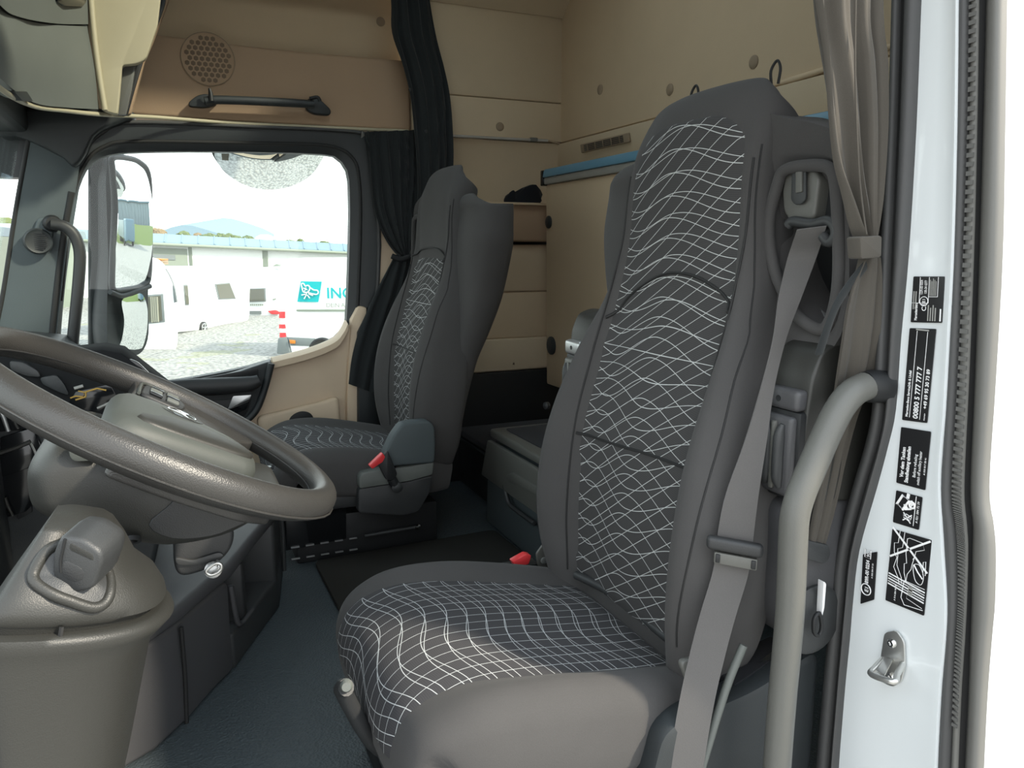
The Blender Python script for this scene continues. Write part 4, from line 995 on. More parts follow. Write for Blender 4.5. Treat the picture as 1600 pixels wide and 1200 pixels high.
# ------------------------------------------------------------------ dashboard
db = thing('dashboard', 'dark dashboard and centre stack behind the steering wheel', 'dashboard', (1.9, 0.3, 0.0))
prof = [(0.575, 0.74), (0.30, 0.735), (0.195, 0.7265), (0.120, 0.732), (0.090, 0.726), (0.012, 0.651), (-0.004, 0.625), (0.02, 0.45), (0.06, 0.30), (0.07, 0.285), (0.575, 0.285)]
plate('centre_stack', [(1.64, y, z - (0.10 if z > 0.6 else 0)) for y, z in prof], (0.60, 0, 0), 'charcoal', db, bev=0.012, seg=3)
plate('stack_hood', [(1.63, y, z) for y, z in [(0.40, 0.745), (0.195, 0.737), (0.120, 0.742), (0.086, 0.733), (0.004, 0.651), (-0.012, 0.63), (0.004, 0.58), (0.20, 0.60), (0.40, 0.60)]], (0.13, 0, 0), 'dash_black', db, bev=0.004, seg=2)
plate('hood_panel', rounded([(1.632,0.0956,0.7164), (1.632,0.0765,0.7227), (1.632,0.0594,0.7142), (1.632,0.0286,0.6745), (1.632,0.0515,0.671), (1.632,0.0835,0.6883), (1.632,0.0935,0.7014)], 0.008), (0.01, 0, 0), 'gloss_black', db, bev=0.002)
tube('panel_edge', [(1.628,0.0974,0.7182), (1.628,0.095,0.7082)], 0.003, 'pad_grey', db, sm=1, seg=6)
plate('dash_board', [(0.93, 0.30, 0.29), (0.93, 0.30, 0.66), (0.93, 0.36, 0.70), (0.93, 0.575, 0.72), (0.93, 0.575, 0.29)], (0.71, 0, 0), 'charcoal', db, bev=0.012, seg=3)
plate('dash_board', [(2.24, 0.24, 0.25), (2.24, 0.20, 0.56), (2.24, 0.30, 0.66), (2.24, 0.575, 0.70), (2.24, 0.575, 0.15)], (0.585, 0, 0), 'charcoal', db, bev=0.015, seg=3)
# displays and switches on the side of the stack that faces the driver
sc_ = plate('display', [(1.628,0.1813,0.6469), (1.628,0.1692,0.6655), (1.628,0.1106,0.6759), (1.628,0.0998,0.6477), (1.628,0.1321,0.6255), (1.628,0.1707,0.6239)], (0.010, 0, 0), 'gloss_black', db, bev=0.001)
for a_, b_ in (((112,624),(126,612)), ((118,618),(134,612)), ((126,621),(132,613)), ((134,612),(150,605)), ((124,626),(150,618)), ((150,640),(172,628))):
    pass
tube('display_line', [(1.627,0.1785,0.6542), (1.627,0.1698,0.6572), (1.627,0.1573,0.655), (1.627,0.1545,0.6633), (1.627,0.1648,0.6666)], 0.0016, 'amber', sc_, sm=1, seg=6)
tube('display_line', [(1.627,0.1545,0.6633), (1.627,0.1327,0.6691), (1.627,0.118,0.6643)], 0.0016, 'amber', sc_, sm=1, seg=6)
tube('display_line', [(1.627,0.1704,0.6499), (1.627,0.1531,0.6546), (1.627,0.1524,0.6632)], 0.0016, 'amber', sc_, sm=1, seg=6)
tube('display_line', [(1.627,0.1358,0.631), (1.627,0.1112,0.6413)], 0.0022, 'sticker_grey', sc_, sm=1, seg=6)
tube('display_line', [(1.627,0.1706,0.6719), (1.627,0.1556,0.6757)], 0.003, 'sticker_grey', sc_, sm=1, seg=6)
plate('switch_bank', rounded([(1.62,0.2679,0.7307), (1.62,0.2465,0.7271), (1.62,0.2242,0.7092), (1.62,0.2212,0.6971), (1.62,0.245,0.7011), (1.62,0.2675,0.7143)], 0.006), (0.02, 0, 0), 'seat_plastic', db, bev=0.003)
plate('switch_bank', rounded([(1.62,0.2233,0.6972), (1.62,0.1965,0.7002), (1.62,0.1857,0.6826), (1.62,0.1794,0.6604), (1.62,0.1972,0.669), (1.62,0.2203,0.6851)], 0.006), (0.02, 0, 0), 'charcoal', db, bev=0.003)
st = plate('radio_panel', [(1.628,0.2967,0.5896), (1.628,0.2431,0.6036), (1.628,0.2324,0.5634), (1.628,0.2342,0.4765), (1.628,0.2703,0.4439), (1.628,0.3118,0.4349)], (0.010, 0, 0), 'gloss_black', db, bev=0.002)
plate('radio_display', [(1.625,0.2994,0.5568), (1.625,0.2516,0.5735), (1.625,0.239,0.5328), (1.625,0.3034,0.516)], (0.004, 0, 0), 'gloss_black', st, bev=0.001)
for k in range(7):
    u, v = 49 + k * 2.0, 694 + k * 4.6
tube('radio_keys', [(1.623,0.2491,0.5761), (1.623,0.2459,0.566), (1.623,0.2429,0.5547), (1.623,0.2393,0.5383)], 0.0022, 'sticker_grey', st, sm=1, seg=6)
tube('panel_edge', [(1.624,0.2987,0.5618), (1.624,0.2741,0.5688), (1.624,0.249,0.5783)], 0.004, 'dash_grey', st, sm=1, seg=6)
tube('silver_strip', [(1.622,0.2309,0.6062), (1.622,0.2257,0.5837), (1.622,0.2197,0.5598), (1.622,0.2135,0.5356)], 0.0042, 'silver', db, sm=3, seg=8)
tube('silver_strip', [(1.622,0.2044,0.5914), (1.622,0.2003,0.5787), (1.622,0.1974,0.5648)], 0.003, 'silver', db, sm=3, seg=8)
tube('silver_strip', [(1.622,0.2907,0.6404), (1.622,0.2862,0.6258), (1.622,0.2817,0.6014)], 0.004, 'silver', db, sm=3, seg=8)
tube('silver_strip', [(1.622,0.2726,0.6233), (1.622,0.2694,0.6146), (1.622,0.2664,0.6047)], 0.003, 'dash_grey', db, sm=3, seg=8)
tube('silver_strip', [(1.622,0.2987,0.4771), (1.622,0.2962,0.4619), (1.622,0.2901,0.4412)], 0.003, 'dash_grey', db, sm=3, seg=8)
tube('lever_tip', [(1.3,0.2053,0.6878), (1.3,0.2027,0.6818), (1.3,0.201,0.6739)], 0.0055, 'chrome', db, sm=3, seg=10)
plate('storage_opening', [(1.63,0.2902,0.4735), (1.63,0.2588,0.4817), (1.63,0.2605,0.4418), (1.63,0.2842,0.4302)], (0.006, 0, 0), 'black', db, bev=0.001)

# lower centre console with pocket
cs = thing('centre_console', 'low dark grey console with open pocket on the cab floor below the column', 'console', (1.8, 0.0, 0.0))
foot = [(1.38, 0.20), (1.46, 0.08), (1.54, 0.02), (1.63, -0.032), (1.70, -0.080)]
plate('console_panel', [(x, y, 0.0) for x, y in foot] + [(1.75, 0.15, 0.0), (1.45, 0.32, 0.0)], (0, 0, 0.215), 'console_grey', cs, bev=0.012, seg=3)
plate('console_top', [(x - 0.006, y - 0.006, 0.218) for x, y in foot] + [(1.83, -0.145, 0.225), (1.98, -0.218, 0.235), (2.16, -0.245, 0.24), (2.2, 0.1, 0.24), (1.45, 0.34, 0.218)], (0, 0, 0.035), 'console_grey', cs, bev=0.012, seg=3)
plate('console_panel', [(1.70, -0.080, 0.0), (1.82, -0.1375, 0.0), (1.97, -0.2125, 0.0), (2.17, -0.248, 0.0), (2.2, 0.05, 0), (1.75, 0.05, 0)], (0, 0, 0.085), 'seat_plastic', cs, bev=0.008, seg=3)
plate('pocket_wall', [(1.74, -0.03, 0.08), (1.99, -0.13, 0.08), (1.99, 0.05, 0.08), (1.75, 0.1, 0.08)], (0, 0, 0.15), 'black', cs, bev=0.004)
plate('console_end', [(1.955, -0.207, 0.075), (2.17, -0.248, 0.075), (2.19, 0.0, 0.075), (1.99, -0.05, 0.075)], (0, 0, 0.16), 'seat_plastic', cs, bev=0.01, seg=3)
plate('pocket_divider', [(1.765, -0.112, 0.08), (1.785, -0.120, 0.08), (1.80, 0.0, 0.08), (1.77, 0.0, 0.08)], (0, 0, 0.14), 'dash_dark', cs, bev=0.004)
tube('pocket_rim', [(1.70, -0.083, 0.20), (1.708, -0.088, 0.14), (1.73, -0.098, 0.092), (1.80, -0.132, 0.088)], 0.006, 'console_grey', cs, sm=4, seg=8)
tube('console_seam', [(1.532, 0.024, 0.0), (1.528, 0.020, 0.10), (1.520, 0.020, 0.21)], 0.004, 'rubber_black', cs, sm=3, seg=8)
tube('console_trim', [(2.165, -0.252, 0.02), (2.168, -0.254, 0.12), (2.17, -0.252, 0.20)], 0.006, 'seat_plastic', cs, sm=3, seg=8)

# near pod with the lever, between the door and the wheel
pod = thing('door_side_console', 'curved dark grey console end with a lipped top, nearest the open door', 'console', (0.80, 0.25, 0.0))
def plan(ins, rear, fw=0.163):
    yr = 0.018 + rear + ins
    Y = lambda f: yr + (fw - yr) * f
    q = [(0.735, fw), (0.696 + ins * 0.6, Y(0.95)), (0.692 + ins * 0.7, Y(0.72)), (0.706 + ins * 0.7, Y(0.38)), (0.738 + ins * 0.3, Y(0.11)), (0.790, yr), (0.845 - ins * 0.3, Y(0.05)), (0.885 - ins * 0.8, Y(0.33)), (0.90 - ins, Y(0.74)), (0.89 - ins, Y(0.96)), (0.83, fw)]
    return catmull([(x, y, 0) for x, y in q], 5)
def zt(z, v, k=0.22):
    return z + k * (min(v.y, 0.30) - 0.06) - 0.10 * (v.x - 0.70)
lay = [(0.0, 0.0, 0.13), (0.0, 0.25, 0.10), (0.0, 0.45, 0.048), (0.002, 0.570, 0.018), (-0.003, 0.586, 0.008), (-0.006, 0.594, 0.004), (-0.004, 0.600, 0.004), (0.004, 0.602, 0.004)]
loft('console_body', [[(v.x, v.y, z if z < 0.3 else zt(z, v, 0.22 if z > 0.55 else 0.1)) for v in plan(i_, r_)] for i_, z, r_ in lay], 'dash_grey', pod, close=True, sharp=60)
lay = [(0.012, 0.590, 0.004), (0.010, 0.606, 0.004), (0.002, 0.612, 0.002), (0.003, 0.620, 0.002), (0.012, 0.634, 0.0), (0.036, 0.648, -0.008), (0.048, 0.668, -0.012), (0.058, 0.682, -0.014), (0.064, 0.686, -0.014)]
pod_top = loft('console_top', [[(v.x, v.y, zt(z, v, 0.26)) for v in plan(i_, r_, 0.160 - 0.050 * min(1, max(0, (z - 0.606) / 0.08)))] for i_, z, r_ in lay], 'dash_grey', pod, close=True, sharp=60)
tube('body_seam', [(0.700, 0.10, 0.618), (0.698, 0.104, 0.600)], 0.002, 'rubber_black', pod, sm=1, seg=6)
from mathutils.bvhtree import BVHTree
pt = pod_top.data
bv = BVHTree.FromPolygons([tuple(Vector(v.co)) for v in pt.vertices], [tuple(p.vertices) for p in pt.polygons])
def on_top(p, lift):
    co, no, ix, ds = bv.find_nearest(p)
    if no.z < 0: no = -no
    return co + no * lift, no
rc0 = catmull([(0.735,0.1211,0.6499), (0.745,0.1177,0.66), (0.757,0.1076,0.668), (0.765,0.0865,0.6653), (0.762,0.0725,0.6455), (0.752,0.0667,0.6329), (0.738,0.0689,0.6207), (0.727,0.0784,0.6196), (0.722,0.0946,0.631), (0.725,0.1103,0.641)], 4, True)
rd = Vector((0.93, 0.12, -0.35)).normalized()
rc = []
for p in rc0:
    co, no, ix, ds = bv.ray_cast(p - rd * 0.3, rd)
    rc.append((co - rd * 0.002) if co is not None else on_top(p, 0.002)[0])
tube('recess_rim', rc, 0.0048, 'dash_grey', pod, sm=1, closed=True, seg=10)
cc = sum(rc, Vector()) / len(rc)
rn = on_top(cc, 0)[1]
loft('lever_recess', [[cc + (v - cc) * s_ + rn * h_ for v in rc] for s_, h_ in ((0.98, 0.001), (0.9, 0.002), (0.5, 0.004), (0.05, 0.005))], 'seat_plastic', pod, caps=False, sharp=60)
lv = thing('control_lever', 'dark square-headed lever standing in the recess of the near console', 'lever', cc)
rtv = Vector((-0.408, -0.913, 0))
LM = frame((0.722,0.0771,0.6712), Vector((-0.408, -0.913, 0)) + Vector((0, 0, -0.20)), Vector((0.913, -0.408, 0)) + Vector((0, 0, 0.10)))
def lp(pts, d): return [LM @ Vector((x * 0.72, d * 0.84, z * 0.72)) for x, z in pts]
hd = rounded([(-0.020, 0.034, 0), (0.004, 0.036, 0), (0.028, 0.024, 0), (0.031, 0.010, 0), (0.022, -0.028, 0), (-0.004, -0.040, 0), (-0.026, -0.022, 0), (-0.027, 0.010, 0)], 0.007, 3)
loft('lever_head', [lp([(p.x * s_, p.y * s_) for p in hd], d_) for s_, d_ in ((0.86, -0.026), (0.95, -0.0245), (0.99, -0.020), (1.0, 0.012), (0.95, 0.024), (0.85, 0.026))], 'seat_plastic', lv, sharp=50)
plate('lever_face', rounded(lp([(-0.014, 0.006), (0.010, -0.002), (0.012, -0.016), (-0.002, -0.024), (-0.018, -0.014)], -0.0265), 0.006), LM.to_3x3() @ Vector((0, 0.004, 0)), 'dash_dark', lv, bev=0.001)
plate('lever_cap', rounded(lp([(-0.008, 0.031), (0.022, 0.020), (0.023, 0.008), (-0.010, 0.018)], -0.0262), 0.004), LM.to_3x3() @ Vector((0, 0.02, 0)), 'dash_grey', lv, bev=0.002)
tube('lever_groove', lp([(-0.013, 0.032), (-0.015, 0.018), (-0.017, 0.004), (-0.016, -0.012)], -0.0262), 0.0013, 'black', lv, sm=3, seg=6)
tube('lever_stem', [(0.73,0.0853,0.6454), (0.742,0.0917,0.6295), (0.75,0.0954,0.6176)], [0.022, 0.018, 0.018], 'black', lv, sm=3)

# floor mat, storage box, plinth
plate('floor_mat', rounded([(2.215, -0.345, 0.002), (2.235, -0.935, 0.002), (1.30, -0.945, 0.002), (1.30, -0.355, 0.002)], 0.03), (0, 0, 0.014), 'carpet', bev=0.004, label='dark carpet floor mat between the two seats', cat='mat')
sb = thing('storage_box', 'dark grey storage chest with lid and grip, behind the driver seat', 'chest', (1.85, -1.14, 0))
plate('chest_body', [(2.350, -0.952, 0.0), (2.338, -0.952, 0.17), (2.275, -0.955, 0.300), (1.40, -0.955, 0.300), (1.40, -0.952, 0.0)], (0, -0.42, 0), 'pillar_grey', sb, bev=0.01, seg=3)
plate('upper_front', [(2.325, -0.944, 0.178), (2.268, -0.944, 0.312), (1.42, -0.944, 0.312), (1.42, -0.944, 0.178)], (0, 0.02, 0), 'light_plastic', sb, bev=0.006)
plate('lid', rounded([(2.285, -0.938, 0.318), (2.285, -1.37, 0.318), (1.40, -1.37, 0.318), (1.40, -0.938, 0.318)], 0.02), (0, 0, 0.028), 'light_plastic', sb, bev=0.008, seg=3)
plate('lid_pad', rounded([(2.25, -0.98, 0.346), (2.25, -1.35, 0.346), (1.43, -1.35, 0.346), (1.43, -0.98, 0.346)], 0.02), (0, 0, 0.004), 'cloth_black', sb, bev=0.002)
gp = plate('grip_recess', rounded([(2.1409,-0.94,0.241), (2.1014,-0.94,0.2599), (1.8788,-0.94,0.2701), (1.87,-0.94,0.2329), (1.9539,-0.94,0.2133), (2.1211,-0.94,0.2193)], 0.01), (0, 0.006, 0), 'black', sb, bev=0.002)
plate('grip_bar', rounded([(2.0985,-0.93,0.2393), (2.0552,-0.93,0.2592), (1.8506,-0.93,0.2664), (1.8501,-0.93,0.2404), (2.079,-0.93,0.2241)], 0.006), (0, 0.012, 0), 'light_plastic', sb, bev=0.004)
tube('drawer_edge', [(2.1384,-0.93,0.1948), (2.1134,-0.93,0.156), (2.079,-0.93,0.1418), (1.9193,-0.93,0.1416)], 0.007, 'seat_plastic', sb, sm=4, seg=8)
pn = thing('bunk_plinth', 'black lower bunk base along the far rear corner', 'plinth', (2.6, -1.2, 0))
box('plinth_box', (2.36, -1.49, 0.0), (2.83, -1.03, 0.20), 'black', pn, bev=0.01)
box('plinth_top', (2.34, -1.49, 0.20), (2.83, -1.02, 0.225), 'cloth_black', pn, bev=0.008)
tube('plinth_rail', [(2.36, -1.02, 0.19), (2.60, -1.02, 0.19), (2.82, -1.02, 0.19)], 0.006, 'charcoal', pn, sm=2, seg=8)
lathe('plinth_latch', (2.1936,-1.1,0.4257), (-0.3, 1, 0), [(0.012, -0.012), (0.012, 0.0), (0.006, 0.004)], 'seat_plastic', pn, seg=14)

# folded bunk against the rear wall
bk_ = thing('folded_bunk', 'beige bunk board folded upright against the rear wall, with blue top edge', 'bunk', (1.9, -1.38, 0.4))
plate('bunk_board', [(2.715, -1.365, 0.395), (2.735, -1.365, 1.172), (0.95, -1.365, 1.172), (0.95, -1.365, 0.395)], (0, -0.07, 0), 'bunk_board', bk_, bev=0.008)
box('edge_profile', (0.95, -1.44, 1.172), (2.735, -1.356, 1.198), 'bunk_alu', bk_, bev=0.004)
plate('blue_edge', [(2.738, -1.350, 1.198), (2.738, -1.350, 1.222), (2.728, -1.36, 1.230), (0.95, -1.36, 1.230), (0.95, -1.350, 1.198)][:5], (0, -0.08, 0), 'bunk_blue', bk_, bev=0.004)
box('end_cap', (2.728, -1.44, 1.168), (2.748, -1.348, 1.226), 'gloss_black', bk_, bev=0.004)
lathe('profile_screw', (2.6336,-1.356,1.1968), (0, 1, 0), [(0.005, -0.002), (0.005, 0.002), (0.002, 0.003)], 'silver', bk_, seg=12)
for q in [(2.7007,-1.362,1.0305), (2.6697,-1.362,0.5552)]:
    big = 0.024 if q[2] > 0.8 else 0.036
    lathe('board_plug', q, (0, 1, 0), [(big, -0.006), (big, 0.002), (big * 0.7, 0.006), (big * 0.2, 0.007)], 'charcoal', bk_, seg=20)
plate('mattress_edge', [(2.70, -1.436, 0.45), (2.70, -1.436, 1.225), (0.95, -1.436, 1.225), (0.95, -1.436, 0.45)], (0, -0.035, 0), 'cream', bk_, bev=0.01, seg=3)
# cloth pouch on the side shelf
ph = thing('cloth_pouch', 'crumpled black cloth pouch lying on the far side shelf', 'pouch', (2.84, -1.31, 1.108))
rg = []
for k, (w_, h_) in enumerate(((0.070, 0.0), (0.072, 0.014), (0.060, 0.032), (0.040, 0.055), (0.012, 0.072))):
    rg.append([(2.845 + 0.028 * (1 - k * 0.15) * sin(2 * pi * j / 16) * (1 + 0.15 * sin(5 * j)), -1.318 - 0.012 * k + w_ * cos(2 * pi * j / 16) * (1 + 0.12 * sin(3 * j + k)), 1.1085 + h_ + (0.006 * sin(4 * j + k) if k in (1, 2, 3) else 0)) for j in range(16)])
loft('pouch_body', rg, 'cloth_black', ph, sharp=35)
loft('pouch_flap', [[(2.84 + 0.02 * sin(2 * pi * j / 12), -1.262 + 0.026 * s_ * cos(2 * pi * j / 12), 1.1085 + h_ + 0.03 * s_ * max(0, cos(2 * pi * j / 12 + 2)) * (1 if h_ else 0)) for j in range(12)] for s_, h_ in ((1.0, 0.0), (1.0, 0.012), (0.7, 0.026), (0.2, 0.034))], 'cloth_black', ph, sharp=35)
# air vent in the rear panel
vt = thing('air_vent', 'narrow slotted brown air vent in the rear wall above the bunk', 'vent', (2.49, -1.48, 1.305))
vm = Matrix.Translation((2.495, -1.482, 1.3045)) @ Matrix.Rotation(radians(-12), 4, 'X')
box('vent_frame', (-0.168, -0.004, -0.016), (0.168, 0.006, 0.016), 'cap_beige', vt, bev=0.004, M=vm)
for k in range(4):
    box('vent_slat', (-0.135 + 0.04 * (k // 9), 0.005, -0.0105 + k * 0.006), (0.135, 0.009, -0.0075 + k * 0.006), 'charcoal', vt, bev=0.0, M=vm)
for k in range(5):
    box('vent_rib', (-0.118 + 0.056 * k, 0.006, -0.011), (-0.114 + 0.056 * k, 0.010, 0.011), 'cap_beige', vt, bev=0.0, M=vm)

# ------------------------------------------------------------------ curtains, rails, handles, fittings inside the cab
def sheet(name, L, R, pleats, amp, mat, parent=None, k=None, sm=5, out=(-1, 0, 0), thick=0.004, seed=1, pinch=None, **kw):
    """hanging cloth between two edges with rounded pleats"""
    rnd = random.Random(seed)
    ph = [rnd.uniform(-0.35, 0.35) for _ in range(8)]
    A, B = catmull(L, sm), catmull(R, sm)
    k = k or pleats * 8
    out = Vector(out)
    n = len(A)
    rings = []
    for i in range(n):
        a, b = A[i], B[i]
        f = i / (n - 1)
        row, bk = [], []
        for j in range(k + 1):
            s = j / k
            w = 2 * pi * pleats * (s + 0.05 * sin(2 * pi * s + 3 * f + ph[0]) + 0.03 * sin(5 * f + ph[1] * 9))
            h = amp * (sin(w) + 0.35 * sin(2.3 * w + ph[2] * 9 + 2 * f)) * (0.75 + 0.25 * sin(7 * f + ph[3] * 9 + 6 * s))
            p = a + (b - a) * s + out * h
            row.append(p); bk.append(p - out * thick)
        rings.append(row + list(reversed(bk)))
    return loft(name, rings, mat, parent, sharp=75, **kw)

fc = thing('cab_curtain', 'long black pleated curtain hanging behind the passenger seat headrest', 'curtain', (2.72, -0.9, 1.2))
sheet('curtain_cloth', [(2.77,-0.7689,1.9185), (2.77,-0.7829,1.7772), (2.77,-0.7823,1.6731), (2.77,-0.8141,1.5705), (2.77,-0.8396,1.4651), (2.77,-0.8532,1.3345), (2.77,-0.8617,1.1785), (2.77,-0.8532,1.0188), (2.77,-0.8262,0.9031)], [(2.77,-0.9064,1.9381), (2.77,-0.9223,1.7941), (2.77,-0.9438,1.6688), (2.77,-0.971,1.563), (2.77,-0.9892,1.4765), (2.77,-0.9975,1.3654), (2.77,-0.998,1.2292), (2.77,-0.978,1.0671), (2.77,-0.8747,0.8795)], 4, 0.012, 'curtain_dark', fc, seed=4)
for k in range(2):
    lathe('curtain_button', (2.745,-0.8349,1.482) if k == 0 else (2.745,-0.891,1.3445), (-1, 0, 0), [(0.006, -0.002), (0.006, 0.002), (0.002, 0.003)], 'black', fc, seg=10)
dc = thing('door_curtain', 'short black gathered curtain tied at the rear edge of the passenger window', 'curtain', (2.79, -0.75, 1.0))
sheet('curtain_cloth', [(2.815,-0.685,1.3394), (2.815,-0.6925,1.2871), (2.815,-0.7028,1.1765), (2.815,-0.7133,1.0639), (2.815,-0.7439,0.9726), (2.815,-0.7809,0.9146), (2.815,-0.8148,0.8981)], [(2.815,-0.8795,1.3576), (2.815,-0.8826,1.2742), (2.815,-0.8855,1.1829), (2.815,-0.8785,1.0903), (2.815,-0.8671,1.0203), (2.815,-0.8506,0.9498), (2.815,-0.8395,0.8979)], 6, 0.010, 'curtain_dark', dc, seed=9)
sheet('curtain_tail', [(2.79,-0.7762,0.9078), (2.79,-0.7483,0.8568), (2.79,-0.7027,0.776), (2.79,-0.6621,0.6953), (2.79,-0.6313,0.626), (2.79,-0.6044,0.5329), (2.79,-0.5891,0.4385)], [(2.79,-0.8371,0.9076), (2.79,-0.831,0.856), (2.79,-0.8188,0.7616), (2.79,-0.7918,0.667), (2.79,-0.7646,0.572), (2.79,-0.7374,0.4766), (2.79,-0.7198,0.3801)], 3, 0.008, 'curtain_dark', dc, seed=5)
tube('tie_strap', [(2.775,-0.7599,0.9033), (2.775,-0.7933,0.8916), (2.775,-0.8374,0.903)], 0.010, 'black', dc, sm=4, flat=0.004)
plate('top_clip', [(2.785,-0.6688,1.341), (2.785,-0.6772,1.322), (2.785,-0.6632,1.3126)], (0.01, 0, 0), 'light_plastic', dc, bev=0.002)
cr = thing('curtain_rail', 'thin pale metal curtain rail along the rear side wall', 'rail', (2.84, -1.2, 1.35))
tube('rail_bar', [(2.838, -0.90, 1.347), (2.838, -1.20, 1.349), (2.838, -1.425, 1.352)], 0.0055, 'silver', cr, sm=2, seg=10)
for y in (-0.96, -1.36):
    box('rail_clip', (2.830, y - 0.018, 1.345), (2.848, y + 0.012, 1.360), 'light_plastic', cr, bev=0.003)
tube('rail_end', [(2.838, -1.425, 1.352), (2.842, -1.455, 1.348), (2.85, -1.485, 1.345)], 0.0035, 'cap_beige', cr, sm=4, seg=8)

spk = thing('wall_speaker', 'round beige speaker grille in the panel above the passenger window', 'speaker', (2.846, -0.179, 1.543))
lathe('speaker_ring', (2.849, -0.179, 1.543), (-1, 0, 0), [(0.084, -0.004), (0.084, 0.001), (0.081, 0.0035), (0.078, 0.0015), (0.02, 0.0015), (0.005, 0.0015)], 'trim_tan', spk, seg=40)
tube('ring_edge', [(2.8465, -0.179 + 0.083 * cos(k * pi / 20), 1.543 + 0.083 * sin(k * pi / 20)) for k in range(40)], 0.0016, 'cap_beige', spk, sm=1, closed=True, seg=6)
cell = None
for r in range(-4, 5):
    for c in range(-4, 5):
        y = (c + 0.5 * (r % 2)) * 0.0185
        z = r * 0.0162
        if math.hypot(y, z) > 0.070: continue
        if cell is None:
            cell = lathe('grille_cell', (0, 0, 0), (-1, 0, 0), [(0.0078, -0.001), (0.0078, 0.0005), (0.0070, 0.0007), (0.003, 0.0006)], 'hole_brown', spk, seg=6)
            o = cell
        else:
            o = cell.copy(); COL.objects.link(o); o.parent = spk
        o.location = Vector((2.8472, -0.179 + y, 1.543 + z)) - spk.location
gh = thing('ceiling_grab_handle', 'black grab handle on the tan panel above the passenger window', 'handle', (2.83, -0.34, 1.41))
tube('grip_bar', [(2.8,-0.1577,1.4024), (2.8,-0.1971,1.4093), (2.8,-0.3174,1.4142), (2.8,-0.4423,1.4172), (2.8,-0.5065,1.4176)], [0.013, 0.014, 0.014, 0.014, 0.013], 'charcoal', gh, sm=4, seg=14)
for q in ([(2.82,-0.1079,1.3981), (2.82,-0.1365,1.4221), (2.82,-0.1643,1.4302), (2.82,-0.1951,1.4205), (2.82,-0.1975,1.3966), (2.82,-0.1536,1.3854), (2.82,-0.111,1.3864)], [(2.82,-0.4892,1.4385), (2.82,-0.5285,1.4436), (2.82,-0.5455,1.43), (2.82,-0.571,1.4063), (2.82,-0.5659,1.3889), (2.82,-0.5087,1.3893), (2.82,-0.4833,1.4045)]):
    plate('handle_foot', rounded(q, 0.012), (0.028, 0, 0), 'charcoal', gh, bev=0.006, seg=3)
tube('coat_hook', [(2.79,-0.1733,1.4415), (2.79,-0.1762,1.4259), (2.79,-0.1766,1.4022)], [0.004, 0.007, 0.009], 'black', gh, sm=4, seg=10)
tube('coat_hook', [(2.79,-0.4926,1.4338), (2.79,-0.5187,1.4399), (2.79,-0.5268,1.428)], 0.006, 'black', gh, sm=4, seg=10)

# overhead locker with sun visor in the upper left corner
ol = thing('overhead_locker', 'beige and grey overhead locker above the windscreen with sun visor panel', 'locker', (2.4, 0.2, 1.5))
def quadsurf(name, rows, th, mat, sm=5, **kw):
    rr = [catmull(r, sm) for r in rows]
    cols = list(zip(*rr))
    cols = [catmull(list(c), sm) for c in cols]
    V = [[cols[j][i] for j in range(len(cols))] for i in range(len(cols[0]))]
    th = Vector(th)
    rings = [r + [p + th for p in reversed(r)] for r in V]
    return loft(name, rings, mat, ol, sharp=50, **kw)
quadsurf('visor_panel', [[(1.85,0.3071,1.4737), (1.98,0.2724,1.4173), (2.25,0.2471,1.4625), (2.45,0.1968,1.5084), (2.62,0.1446,1.5557)], [(1.8,0.3068,1.3815), (1.93,0.2723,1.3363), (2.2,0.2498,1.3625), (2.42,0.2036,1.3965), (2.6,0.1391,1.4314)], [(1.83,0.319,1.3205), (1.96,0.2829,1.2772), (2.24,0.2604,1.2765), (2.44,0.2082,1.3), (2.62,0.1326,1.3284)]], (0.01, 0.06, 0.01), 'visor_grey')
quadsurf('upper_flap', [[(1.8,0.2886,1.557), (1.92,0.2508,1.539), (2.2,0.2255,1.6236), (2.4,0.1756,1.6911), (2.58,0.136,1.7526)], [(1.82,0.3014,1.4715), (1.94,0.2662,1.4148), (2.14,0.2518,1.4427), (2.4,0.2068,1.4997), (2.59,0.1475,1.5515)]], (0.01, 0.04, 0.01), 'visor_grey')
plate('flap_latch', rounded([(2.36,0.2021,1.5673), (2.56,0.1476,1.6335), (2.57,0.1428,1.6071), (2.54,0.1533,1.583), (2.42,0.1843,1.5492), (2.37,0.1996,1.5447)], 0.01), (0.0, 0.02, 0), 'gloss_black', ol, bev=0.004)
plate('visor_notch', rounded([(2.05,0.2725,1.2673), (2.15,0.2605,1.2857), (2.2,0.2555,1.2733), (2.1,0.2638,1.2562)], 0.004), (0.0, 0.02, 0), 'charcoal', ol, bev=0.002)
plate('locker_side', rounded([(2.6,0.1356,1.7196), (2.6,0.1426,1.6186), (2.6,0.141,1.5427), (2.6,0.1391,1.4314), (2.6,0.1318,1.3218), (2.6,0.0929,1.3138), (2.6,0.0837,1.3659), (2.6,0.0703,1.4514), (2.6,0.0365,1.458), (2.6,0.0174,1.4668), (2.6,0.0047,1.4786), (2.6,-0.0309,1.5701), (2.6,-0.0475,1.6591), (2.6,-0.0572,1.7464)], 0.008), (0.03, 0.0, 0), 'locker_beige', ol, bev=0.008, seg=3)
tube('side_edge', [(2.595,0.135,1.685), (2.595,0.1359,1.5421), (2.595,0.1323,1.431), (2.595,0.1249,1.3233)], 0.008, 'locker_beige', ol, sm=4, seg=10)
tube('visor_shadow_gap', [(2.6,0.1401,1.6858), (2.6,0.1442,1.5424), (2.6,0.1423,1.4311), (2.6,0.1347,1.3269)], 0.006, 'cap_beige', ol, sm=4, seg=8)
